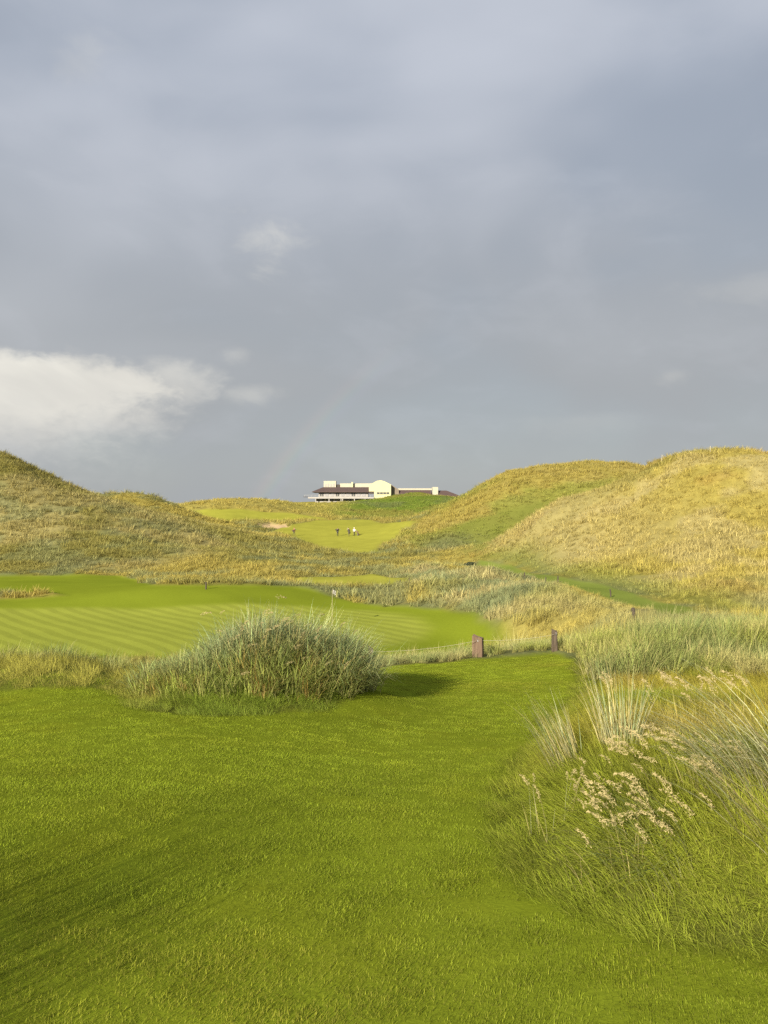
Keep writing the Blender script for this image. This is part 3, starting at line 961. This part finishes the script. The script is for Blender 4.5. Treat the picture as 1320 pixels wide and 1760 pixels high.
# cream gable
gab = bm_obj('gable', lambda b: prism(b, [(cxm(591), cz(250)), (cxm(718), cz(250)), (cxm(718), cz(97)), (cxm(668), cz(72)), (cxm(640), cz(65)), (cxm(612), cz(69)), (cxm(552), cz(102)), (cxm(552), cz(150)), (cxm(591), cz(150))], -3.0, 13), M_cream, club)
cbox('balcony_shade', 552, 591, 151, 168, -2.3, -.3, M_dark)  # dark block standing in for the shadow under the gable overhang
for i in range(4):
    w_ = cbox('window', 612 + i * 24, 612 + i * 24 + 20, 156, 168, -3.12, -3.003, M_glass)
    cbox('sill', 611 + i * 24, 611 + i * 24 + 22, 168.2, 170, -3.25, -3.003, M_white, w_)
# link roof and right wing
bm_obj('link_roof', lambda b: prism(b, [(cxm(720), cz(96)), (cxm(778), cz(133)), (cxm(778), cz(210)), (cxm(720), cz(210))], 1, 12), M_roof2, club)
bm_obj('wing_roof', lambda b: hip(b, cxm(722), cxm(1030), -.5, 12, cz(186), cxm(770), cxm(1022), 4, 9, cz(136)), M_roof, club)
cbox('wing_wall', 780, 1028, 185, 230, .5, 11, M_grey)
cbox('parapet', 772, 1032, 123, 137, 4.2, 9.2, M_white)
cbox('end_wall', 1033, 1075, 115, 230, -.4, 9.5, M_white)
bm_obj('pavilion_roof', lambda b: hip(b, cxm(1076.5), cxm(1252), -1.5, 10, cz(186), cxm(1080), cxm(1142), 3, 6, cz(140)), M_roof, club)
pw = cbox('pavilion_wall', 1082, 1236, 187, 260, -.2, 9, M_white)
for i in range(4):
    cbox('window', 1090 + i * 36, 1090 + i * 36 + 26, 190, 204, -.3, -.203, M_glass)

shed = empty('shed', (46.5, 408, 7.2))
tag(shed, 'small dark roofed shed past the far end of the clubhouse', 'shed')
bm_obj('wall', lambda b: box(b, -1.4, 1.4, 0, 3, -2, 2.2), M_grey, shed)
bm_obj('roof', lambda b: hip(b, -1.9, 1.9, -.4, 3.4, 2.3, -1.0, 1.0, 1.2, 1.8, 3.0, .15), M_roof, shed)


# --- golfers and their bags
def person(name, loc, rz, cols, label, stride=.16, lean=.10, arms=((.25, .10), (.25, -.05)), s=1.0):
    vs_, es, rad = [], [], []

    def v(p, r, prev=None):
        vs_.append(p)
        rad.append(r)
        if prev is not None:
            es.append((prev, len(vs_) - 1))
        return len(vs_) - 1
    pel = v((0, 0, .96), .145)
    wst = v((0, -lean * .4, 1.10), .135, pel)
    cst = v((0, -lean * .9, 1.30), .155, wst)
    nkb = v((0, -lean * 1.1, 1.45), .085, cst)
    nck = v((0, -lean * 1.25, 1.52), .058, nkb)
    hd0 = v((0, -lean * 1.45, 1.60), .085, nck)
    hd1 = v((0, -lean * 1.5, 1.70), .095, hd0)
    v((0, -lean * 1.45, 1.77), .06, hd1)
    v((0, -lean * 1.5 - .105, 1.645), .018, hd0)
    for sgn, st, (fx, fy) in ((-1, 1, arms[0]), (1, -1, arms[1])):
        sh = v((sgn * .19, -lean * .95, 1.40), .068, cst)
        elb = v((sgn * fx, -lean * .5 + fy * .3, 1.14), .047, sh)
        wr = v((sgn * (fx - .03), -lean - .10 - fy * .6, .94), .032, elb)
        pm = v((sgn * (fx - .03), -lean - .13 - fy * .6, .87), .036, wr)
        for k in range(4):
            f1 = v((sgn * (fx - .03), -lean - .165 - fy * .6 + k * .022, .82), .0095, pm)
            v((sgn * (fx - .05), -lean - .165 - fy * .6 + k * .022, .775 + .006 * (k % 2)), .0085, f1)
        th = v((sgn * (fx - .06), -lean - .18 - fy * .6, .86), .011, pm)
        v((sgn * (fx - .075), -lean - .195 - fy * .6, .82), .009, th)
        hp = v((sgn * .095, 0, .90), .098, pel)
        kn = v((sgn * .10, -st * stride - .03, .50), .066, hp)
        an = v((sgn * .10, -st * stride * 1.5 + .03, .10), .043, kn)
        v((sgn * .115, -st * stride * 1.5 - .13, .045), .04, an)
    me = bpy.data.meshes.new(name + '_skeleton')
    me.from_pydata(vs_, es, [])
    tmp = link(bpy.data.objects.new(name + '_skeleton', me))
    md = tmp.modifiers.new('skin', 'SKIN')
    for i, d in enumerate(me.skin_vertices[0].data):
        d.radius = (rad[i], rad[i] * (.78 if i in (0, 1, 2) else 1))
        d.use_root = i == 0
    sd = tmp.modifiers.new('sub', 'SUBSURF')
    sd.levels = sd.render_levels = 1
    dg = bpy.context.evaluated_depsgraph_get()
    bme = bpy.data.meshes.new_from_object(tmp.evaluated_get(dg))
    bpy.data.objects.remove(tmp)
    bpy.data.meshes.remove(me)
    bme.name = name
    bme.materials.clear()
    for m in cols[:4]:
        bme.materials.append(m)
    for p in bme.polygons:
        c = p.center
        arm = abs(c.x) > .2 and c.z < .93 and c.y < -.05
        p.material_index = 0 if (c.z > 1.50 or arm) else 1 if c.z > .93 else 2 if c.z > .11 else 3
        p.use_smooth = True
    o = link(bpy.data.objects.new(name, bme))
    o.location = loc
    o.rotation_euler = (0, 0, rz)
    o.scale = (s, s, s)
    tag(o, label, 'person', 'golfers walking up the far fairway')

    def cap(b):
        bmesh.ops.create_uvsphere(b, u_segments=14, v_segments=8, radius=.112)
        for q in list(b.verts):
            if q.co.z < -.005:
                b.verts.remove(q)
        ring = [q for q in b.verts if q.co.y < -.05 and q.co.z < .02]
        for q in ring:
            q.co.y -= .08
    bm_obj('cap', cap, cols[4], o, (0, -lean * 1.5, 1.69), True)
    return o


def golf_bag(loc, rot, mat, label):
    e = empty('golf_bag', loc)
    e.rotation_euler = rot
    tag(e, label, 'golf bag', 'golf bags on the far fairway')
    body = bm_obj('bag', lambda b: tube(b, [(0, 0, 0), (0, 0, .1), (0, 0, .5), (0, 0, .86)], [.115, .125, .13, .14], 12), mat, e, None, True)
    bm_obj('pocket', lambda b: box(b, -.08, .08, -.20, -.11, .12, .52), M_dark, body, None, False, .02)
    bm_obj('strap', lambda b: tube(b, [(.13, 0, .2), (.24, 0, .4), (.22, 0, .62), (.13, 0, .78)], .02, 6), M_dark, e)
    for k in range(5):
        a = k * math.tau / 5

        def club_(b, a=a, k=k):
            px_, py_ = .07 * math.cos(a), .07 * math.sin(a)
            tube(b, [(px_, py_, .6), (px_ * 1.3, py_ * 1.3, 1.05 + .03 * k)], .007, 5)
            tube(b, [(px_ * 1.3, py_ * 1.3, 1.04 + .03 * k), (px_ * 1.3 + .07, py_ * 1.3, 1.07 + .03 * k)], [.03, .018], 6)
        bm_obj('golf_club', club_, M_steel, e)
    return e


M_skin = plain_mat('skin', (.50, .30, .21), .6, .1, 5)
M_steel = plain_mat('club_steel', (.45, .45, .46), .35, .2, 6, 0, .8)
M_red = plain_mat('rust_red_jacket', (.28, .085, .05), .8, .2, 8)
M_navy = plain_mat('navy_jacket', (.028, .032, .055), .8, .2, 8)
M_black = plain_mat('black_waterproof', (.022, .021, .022), .6, .2, 8)
M_char = plain_mat('charcoal_trousers', (.06, .05, .05), .8, .2, 8)
M_whi = plain_mat('white_jersey', (.72, .71, .68), .8, .1, 8)
M_brown = plain_mat('brown_cloth', (.17, .09, .05), .8, .2, 8)
GP = {}
for nm, gx, gy in (('a', -19.3, 169.0), ('b', -9.9, 168.4), ('c', -7.4, 166.4), ('d', -6.25, 166.0)):
    GP[nm] = (gx, gy, zat(gx, gy))
person('person', GP['a'], R(160), (M_skin, M_red, M_char, M_black, M_red), 'golfer in rust red walking alone, away from the other three', .18, .10)
golf_bag((GP['a'][0] - .45, GP['a'][1] - .10, GP['a'][2] + 1.02), (R(8), R(66), R(10)), M_brown, 'brown golf bag slung level behind the golfer in rust red')
person('person', GP['b'], R(185), (M_skin, M_navy, M_black, M_black, M_navy), 'golfer in navy with a dark bag level across the shoulders', .12, .14)
golf_bag((GP['b'][0] - .5, GP['b'][1] - .30, GP['b'][2] + 1.40), (R(4), R(86), R(5)), M_black, 'black golf bag lying level across the shoulders of a golfer')
person('person', GP['c'], R(200), (M_skin, M_black, M_char, M_black, M_black), 'golfer all in black walking between two companions', .2, .12)
golf_bag((GP['c'][0] + .30, GP['c'][1] - .28, GP['c'][2] + .62), (R(6), R(-32), R(0)), M_char, 'charcoal golf bag slanting down the back of the golfer in black')
person('person', GP['d'], R(190), (M_skin, M_whi, M_char, M_black, M_whi), 'golfer in a white top and cap beside a golf trolley', .14, .08)
tx, ty = GP['d'][0] + .85, GP['d'][1] - .2
tz = zat(tx, ty)
tro = empty('golf_trolley', (tx, ty, tz), R(-20))
tag(tro, 'two wheeled golf trolley beside the golfer in white', 'golf trolley')
bm_obj('frame', lambda b: (tube(b, [(0, 0, .10), (-.25, 0, .55), (-.55, 0, 1.0)], .022, 6), tube(b, [(0, -.34, .15), (0, 0, .2), (0, .34, .15)], .018, 6)), M_steel, tro)
bm_obj('handle', lambda b: tube(b, [(-.55, -.12, 1.0), (-.57, 0, 1.02), (-.55, .12, 1.0)], .025, 6), M_black, tro)
for sy in (-.36, .36):
    wh = bm_obj('wheel', lambda b, sy=sy: tube(b, [(0, sy - .03, .16), (0, sy + .03, .16)], .15, 16), M_black, tro)
    bm_obj('hub', lambda b, sy=sy: tube(b, [(0, sy - .04, .16), (0, sy + .04, .16)], .05, 10), M_steel, wh)
golf_bag((tx + .12, ty - .05, tz + .18), (0, R(-34), R(-20)), M_brown, 'brown golf bag strapped upright to the golf trolley')

# --- flag on the putting green
fx_, fy_ = -2.92, 44.45
fl = empty('golf_flag', (fx_, fy_, zat(fx_, fy_)))
tag(fl, 'thin flagstick with a small white flag standing on the striped green', 'golf flag')
M_flag = plain_mat('flag_cloth', (.46, .45, .42), .8, .1, 8)
M_pole = plain_mat('flagstick_paint', (.30, .28, .15), .5, .1, 4)
bm_obj('flagstick', lambda b: tube(b, [(0, 0, -.05), (0, 0, 1.0), (.01, 0, 2.06)], [.016, .014, .012], 8), M_pole, fl)


def flagcloth(b):
    nx, nz = 10, 6
    g = [[b.verts.new((.012 + .20 * i / nx * (1 - .10 * j / nz), .035 * math.sin(i * .9 + j * .5), 2.03 - .24 * j / nz - .10 * (i / nx) ** 1.3)) for j in range(nz + 1)] for i in range(nx + 1)]
    for i in range(nx):
        for j in range(nz):
            b.faces.new([g[i][j], g[i + 1][j], g[i + 1][j + 1], g[i][j + 1]])
    bmesh.ops.solidify(b, geom=list(b.faces), thickness=.004)


bm_obj('flag', flagcloth, M_flag, fl, None, True)
M_hole = plain_mat('hole_liner', (.62, .61, .58), .6, .1, 4)
bm_obj('hole_rim', lambda b: tube(b, [(0, 0, -.02), (0, 0, .004)], .055, 16), M_hole, fl)

# --- sleeper posts and rope at the foot of the lawn
M_sleeper = plain_mat('sleeper_timber', (.150, .105, .070), .85, .4, 9, .6, 0, (.09, .055, .035), (3, 3, .35))
M_sleeper_d = plain_mat('dark_sleeper_timber', (.11, .080, .056), .85, .4, 9, .6, 0, (.055, .042, .032), (3, 3, .35))
M_rope = plain_mat('pale_rope', (.42, .39, .27), .9, .2, 30)
M_stake = plain_mat('dark_stake', (.07, .055, .04), .85, .4, 9, .3)
M_pale = plain_mat('pale_stake', (.45, .42, .33), .8, .2, 6)


def sleeper(x, y, w, d, h, rz, mat, label, seed):
    e = empty('sleeper_post', (x, y, zat(x, y)), rz)
    r = np.random.default_rng(seed)

    def fill(b):
        vs0 = box(b, -w / 2, w / 2, -d / 2, d / 2, -.3, h)
        bmesh.ops.subdivide_edges(b, edges=list(b.edges), cuts=3, use_grid_fill=True)
        for q in b.verts:
            q.co.x += r.normal(0, .004)
            q.co.y += r.normal(0, .004)
            if q.co.z > h - .01:
                q.co.z += r.normal(0, .007) - .05 * (q.co.x / w)
    bm_obj('post', fill, mat, e)
    bm_obj('rope_eye', lambda b: tube(b, [(0, -d / 2 - .01, h - .10), (.025, -d / 2 - .03, h - .085), (.03, -d / 2 - .03, h - .06), (0, -d / 2 - .01, h - .05)], .006, 6), M_steel, e)
    return tag(e, label, 'post', 'posts carrying the rope below the lawn')


sa, sb_, sc_ = (2.06, 17.3), (3.88, 17.95), (-.27, 16.25)
sleeper(*sa, .225, .125, .45, R(-24), M_sleeper, 'wide red-brown sleeper post at the edge of the mown lawn', 3)
sleeper(*sb_, .11, .10, .47, R(8), M_sleeper_d, 'narrow dark post beside the gap where the lawn meets golden grass', 4)
sleeper(*sc_, .085, .085, .46, R(15), M_sleeper_d, 'thin dark post half hidden behind the big grass clump', 5)


def rope(a, b_, h0, h1, sag, label):
    z0, z1 = zat(*a) + h0, zat(*b_) + h1
    o = Vector(((a[0] + b_[0]) / 2, (a[1] + b_[1]) / 2, 0))
    pts = []
    for i in range(19):
        t = i / 18
        pts.append(Vector((a[0] + (b_[0] - a[0]) * t, a[1] + (b_[1] - a[1]) * t - .08, z0 + (z1 - z0) * t - sag * 4 * t * (1 - t))) - o)
    ob = bm_obj('rope', lambda b: tube(b, pts, .0034, 6), M_rope, None, o, True)
    tag(ob, label, 'rope', 'ropes strung between the posts')


rope(sa, sb_, .38, .39, .05, 'pale thin rope spanning the gap between the two brown posts')
rope(sc_, sa, .38, .38, .06, 'pale thin rope strung in front of the row of rushes')


# --- marker stakes along the paths and on the skyline
def stake(x, y, h, rad, mat, label, group, dz=0.0):
    r = np.random.default_rng(int(abs(x * 100)))
    tx_, ty_ = r.normal(0, .03), r.normal(0, .03)
    ob = bm_obj('marker_stake', lambda b: tube(b, [(0, 0, -.4), (tx_ * .5, ty_ * .5, h * .5), (tx_, ty_, h * .96), (tx_, ty_, h)], [rad, rad, rad * .95, rad * .6], 8), mat, None, (x, y, zat(x, y) + dz))
    tag(ob, label, 'stake', group)


g_ = 'dark stakes beside the paths'
stake(9.0, 64.6, .45, .042, M_stake, 'dark stake farthest up the green path under the big right-hand dune', g_)
stake(10.8, 60.6, .45, .042, M_stake, 'second farthest dark stake along the green path', g_)
stake(11.8, 57.7, .45, .042, M_stake, 'taller dark stake of the pair midway along the green path', g_)
stake(13.2, 59.8, .45, .05, M_stake, 'short dark stake on the dune side of the green path', g_)
stake(13.05, 45.3, .45, .042, M_stake, 'dark stake at the near bend of the green path', g_)
stake(9.4, 29.6, .48, .07, M_stake, 'thick dark stub in the marram right below the green path', g_)
stake(-13.26, 58.7, .55, .06, M_stake, 'lone dark stake on the mown slope behind the green', g_)
stake(2.05, 64.5, .45, .05, M_stake, 'small dark stake by the mown strip beyond the flag, farther of two', g_)
stake(1.3, 62.6, .45, .05, M_stake, 'small dark stake by the mown strip beyond the flag, nearer of two', g_)
stake(37.7, 91.1, .95, .03, M_pale, 'pale stake on the highest crest of the right-hand dune', 'pale stakes on the dune skyline')
stake(33.56, 95.3, .8, .03, M_pale, 'pale stake lower down the skyline of the right-hand dune', 'pale stakes on the dune skyline')


# --- grass tussocks one can tell apart
M_tus = blade_mat('tussock_blade', False, (.45, .38, .17), .5, .32, .55)
M_seed = plain_mat('seed_head', (.42, .36, .175), .9, .3, 40, 0, 0, (.30, .24, .115))


HEADS = []
for hv in range(8):
    r = np.random.default_rng(900 + hv)
    V = []
    ax = np.array([.55, 0, .8])
    for k in range(64):
        t = r.random()
        p_ = ax * t + np.array([.25, 0, -.38]) * t * t + r.normal(0, 1, 3) * .085 * (1.05 - .75 * t)
        d = np.array([.6, 0, .5 - t]) + r.normal(0, .45, 3)
        d /= np.linalg.norm(d)
        s = np.cross(d, r.normal(0, 1, 3))
        s /= np.linalg.norm(s) + 1e-9
        V += [p_ - d * .05 - s * .019, p_ - d * .05 + s * .019, p_ + d * .10]
    hm = np_mesh('seed_head', V, np.arange(len(V)).reshape(-1, 3))
    hm.materials.append(M_seed)
    HEADS.append(hm)


def seed_heads(tops, r, size, parent, wdir):
    """nodding plumes, each its own part, on the tips of the stalks"""
    for p_ in tops:
        o = link(bpy.data.objects.new('seed_head', HEADS[r.integers(0, 8)]))
        o.parent = parent
        o.location = p_
        o.rotation_euler = (r.normal(0, .25), r.normal(0, .25), R(wdir) + r.normal(0, .5))
        s = size * (.7 + .6 * r.random())
        o.scale = (s, s, s)


def tussock(name, x, y, roots, L, W, phi, lean, curl, tint, seg, seed, label, cat='grass tussock', group=None, sink=.02):
    """roots are offsets in plan; every blade is planted on the ground"""
    r = np.random.default_rng(seed)
    z0 = zat(x, y)
    e = empty(name, (x, y, z0))
    tag(e, label, cat, group)
    z = height(x + roots[:, 0], y + roots[:, 1]) - z0 - sink
    V, q, h, br = blades(np.column_stack([roots, z]), L, W, phi, lean, curl, seg, r, .6)
    k = (seg + 1) * 2
    me = np_mesh('blades', V, q, {'h': h, 'br': br}, {'tint': np.repeat(tint, k, 0)}, True)
    me.materials.append(M_tus)
    o = link(bpy.data.objects.new('blades', me))
    o['kind'] = 'stuff'
    o.parent = e
    tips = V.reshape(len(roots), seg + 1, 2, 3)[:, -1].mean(1)
    return e, tips, r


BLUE, STRAW, PALE = np.array([.250, .325, .170]), np.array([.47, .40, .18]), np.array([.52, .53, .32])
LIME, RUST = np.array([.225, .275, .035]), np.array([.36, .21, .06])


def lerp(a, b, f):
    return a + (b - a) * f


# the big marram clump between the lawn and the green
r = np.random.default_rng(42)
nt = 420
ta_ = r.random(nt) * math.tau
td_ = np.sqrt(r.random(nt))
cx_, cy_ = np.cos(ta_) * td_ * 1.40, np.sin(ta_) * td_ * 1.05
cx_, cy_ = cx_, cy_ + .30 * (cx_ / 1.3)
bl = 42
own = np.repeat(np.arange(nt), bl)
ra = r.random(nt * bl) * math.tau
rd = np.sqrt(r.random(nt * bl)) * .10
roots = np.column_stack([cx_[own] + np.cos(ra) * rd, cy_[own] + np.sin(ra) * rd])
prof = (.45 + .55 * sstep(-1.25, .1, cx_)) * (1 + .06 * sstep(.6, 1.2, cx_)) * (.55 + .45 * sstep(-.85, -.1, cy_ - .3 * cx_ / 1.3))
prof = prof * (.72 + .5 * r.random(nt))
L = .66 * prof[own] * (.55 + .55 * r.random(len(own))) * np.where(r.random(len(own)) < .02, 1.2, 1.0)
front = sstep(.0, -.75, cy_ - .3 * cx_ / 1.3)[:, None]
leftp = sstep(-.3, -1.2, cx_)[:, None]
tt = lerp(BLUE * np.ones((nt, 3)), STRAW, (sstep(.5, 1, r.random((nt, 1))) * .6))
tt = lerp(tt, LIME, np.clip(front * .75 + leftp * .4, 0, .85))
tt = lerp(tt, RUST, (front * (r.random((nt, 1)) < .16)) * .8)
phi = np.arctan2(np.sin(ra) + .5 * cy_[own] + r.normal(0, .4, len(own)), np.cos(ra) + .35 * cx_[own] + .35 + r.normal(0, .4, len(own)))
e, tips, r2 = tussock('marram_clump', -1.52, 9.6, roots, L, np.full(len(own), .0105) * (.7 + .6 * r.random(len(own))), phi,
                      np.abs(r.normal(.30, .17, len(own))), np.abs(r.normal(1.10, .55, len(own))), tt[own] * (.6 + .8 * r.random((nt, 1)))[own], 4, 43,
                      'big blue-green marram clump standing alone between lawn and striped green', 'grass clump')
cand = np.nonzero((roots[:, 0] > -.5) & (roots[:, 0] < .95) & (L > .40))[0]
pick = r.choice(cand, 70, replace=False)
seed_heads(tips[pick], r, .11, e, 20)


def simple(name, x, y, n, spread, Lm, Wm, wdir, wstr, lean, curl, tints, seed, label, seg=5, heads=None, group=None, ell=(1, 1)):
    r = np.random.default_rng(seed)
    a = r.random(n) * math.tau
    d = np.sqrt(r.random(n)) * spread
    roots = np.column_stack([np.cos(a) * d * ell[0], np.sin(a) * d * ell[1]])
    wd = R(wdir)
    phi = np.arctan2(np.sin(a) + wstr * math.sin(wd) + r.normal(0, .3, n), np.cos(a) + wstr * math.cos(wd) + r.normal(0, .3, n))
    pickc = r.integers(0, len(tints), n)
    tint = np.array(tints)[pickc] * (.8 + .4 * r.random((n, 1)))
    e, tips, r2 = tussock(name, x, y, roots, Lm * (.55 + .55 * r.random(n)), Wm * (.7 + .6 * r.random(n)), phi,
                          np.abs(r.normal(lean, .12, n)), np.abs(r.normal(curl, .3, n)), tint, seg, seed + 1, label, 'grass tussock', group)
    if heads:
        cnt, size, cand = heads[0], heads[1], np.argsort(-tips[:, 2])[:heads[0]]
        seed_heads(tips[cand], r, size, e, wdir)
    return e


gr = 'tussocks in the long grass beside the lawn'
simple('grass_tussock', 1.15, 4.9, 150, .10, .56, .0052, 160, 1.6, .42, .30, [PALE, STRAW, BLUE], 601, 'pale spiky tussock leaning left over the edge of the mown lawn', group=gr)
simple('grass_tussock', 1.50, 5.0, 160, .11, .58, .0052, 120, .5, .20, .30, [PALE, BLUE, STRAW], 611, 'pale upright spiky tussock rising highest from the long grass', group=gr)
simple('grass_tussock', 1.04, 3.42, 55, .20, .27, .0026, 150, .9, .30, .55, [STRAW * .9, LIME, STRAW], 621, 'patch of nodding pinkish seed heads, the lower of two', 5, (36, .085), gr, (1.1, .6))
simple('grass_tussock', 1.43, 3.75, 60, .20, .32, .0026, 150, .8, .28, .55, [STRAW * .9, LIME, STRAW], 631, 'patch of nodding pinkish seed heads, the upper of two', 5, (40, .085), gr, (1.1, .6))
simple('grass_tussock', 1.84, 3.62, 300, .24, .80, .0058, 168, 2.2, .50, .95, [PALE, STRAW, BLUE, PALE], 641, 'wind swept pale tussock streaming in from the right edge of the photo', 6, None, gr)
simple('grass_tussock', 1.16, 3.34, 240, .17, .40, .0034, 175, 1.6, .45, 1.45, [LIME * .85, np.array([.14, .19, .05]), np.array([.17, .22, .09])], 651, 'low arching blue-green tussock nearest the camera', 6, None, gr)
simple('grass_tussock', 1.60, 3.25, 90, .10, .62, .0052, 170, 2.4, .62, .70, [PALE, LIME, STRAW], 661, 'sparse tussock of long pale blades sweeping left near the bottom right', 6, None, gr)
simple('grass_tussock', .85, 4.05, 26, .12, .27, .0026, 100, .6, .18, .25, [PALE, STRAW], 671, 'thin stalks with slim whitish heads beside the lawn edge', 4, (14, .075), gr)
simple('grass_tussock', 2.2, 5.9, 44, .55, .36, .0032, 120, .6, .15, .35, [STRAW, LIME], 681, 'row of small seed heads standing above the long grass', 4, (24, .12), gr, (1, .25))
simple('grass_tussock', -2.5, 1.5, 950, .70, 1.05, .0034, 60, .3, .16, .35, [BLUE, STRAW], 691, 'tall thin unseen marram tussock added left of the tee to cast a shadow on the lawn', 4, None, gr)  # added out of view to cast the shadow on the lower-left lawn

# --- dark low shrub by the far path
sx_, sy_ = 10.1, 92.3
sh = empty('low_shrub', (sx_, sy_, zat(sx_, sy_)))
tag(sh, 'small dark green shrub on the bank where the path bends away', 'shrub')
r = np.random.default_rng(5)
n = 1500
d = r.normal(0, 1, (n, 3))
d /= np.linalg.norm(d, axis=1)[:, None]
rr = (.55 + .45 * r.random(n)) * (.75 + .5 * vnoise(d[:, 0] * 3 + 9, d[:, 2] * 3 + d[:, 1] * 2, 3))
c = d * rr[:, None] * np.array([.72, .55, .38]) + np.array([0, 0, .28])
c = c[c[:, 2] > 0]
n = len(c)
u = r.normal(0, 1, (n, 3))
u /= np.linalg.norm(u, axis=1)[:, None]
w = np.cross(u, r.normal(0, 1, (n, 3)))
w /= np.linalg.norm(w, axis=1)[:, None]
V = np.stack([c - u * .07, c + w * .035, c + u * .07, c - w * .035], 1).reshape(-1, 3)
me = np_mesh('foliage', V, np.arange(4 * n).reshape(n, 4))
me.materials.append(plain_mat('dark_leaf', (.045, .060, .022), .6, .4, 5))
o = link(bpy.data.objects.new('foliage', me))
o.parent = sh
M_bark = plain_mat('shrub_bark', (.09, .065, .045), .9, .3, 8)
for k in range(4):
    a = k * 1.6
    bm_obj('stem', lambda b, a=a: tube(b, [(0, 0, -.1), (.15 * math.cos(a), .15 * math.sin(a), .3), (.35 * math.cos(a), .3 * math.sin(a), .42)], [.03, .022, .01], 6), M_bark, sh)
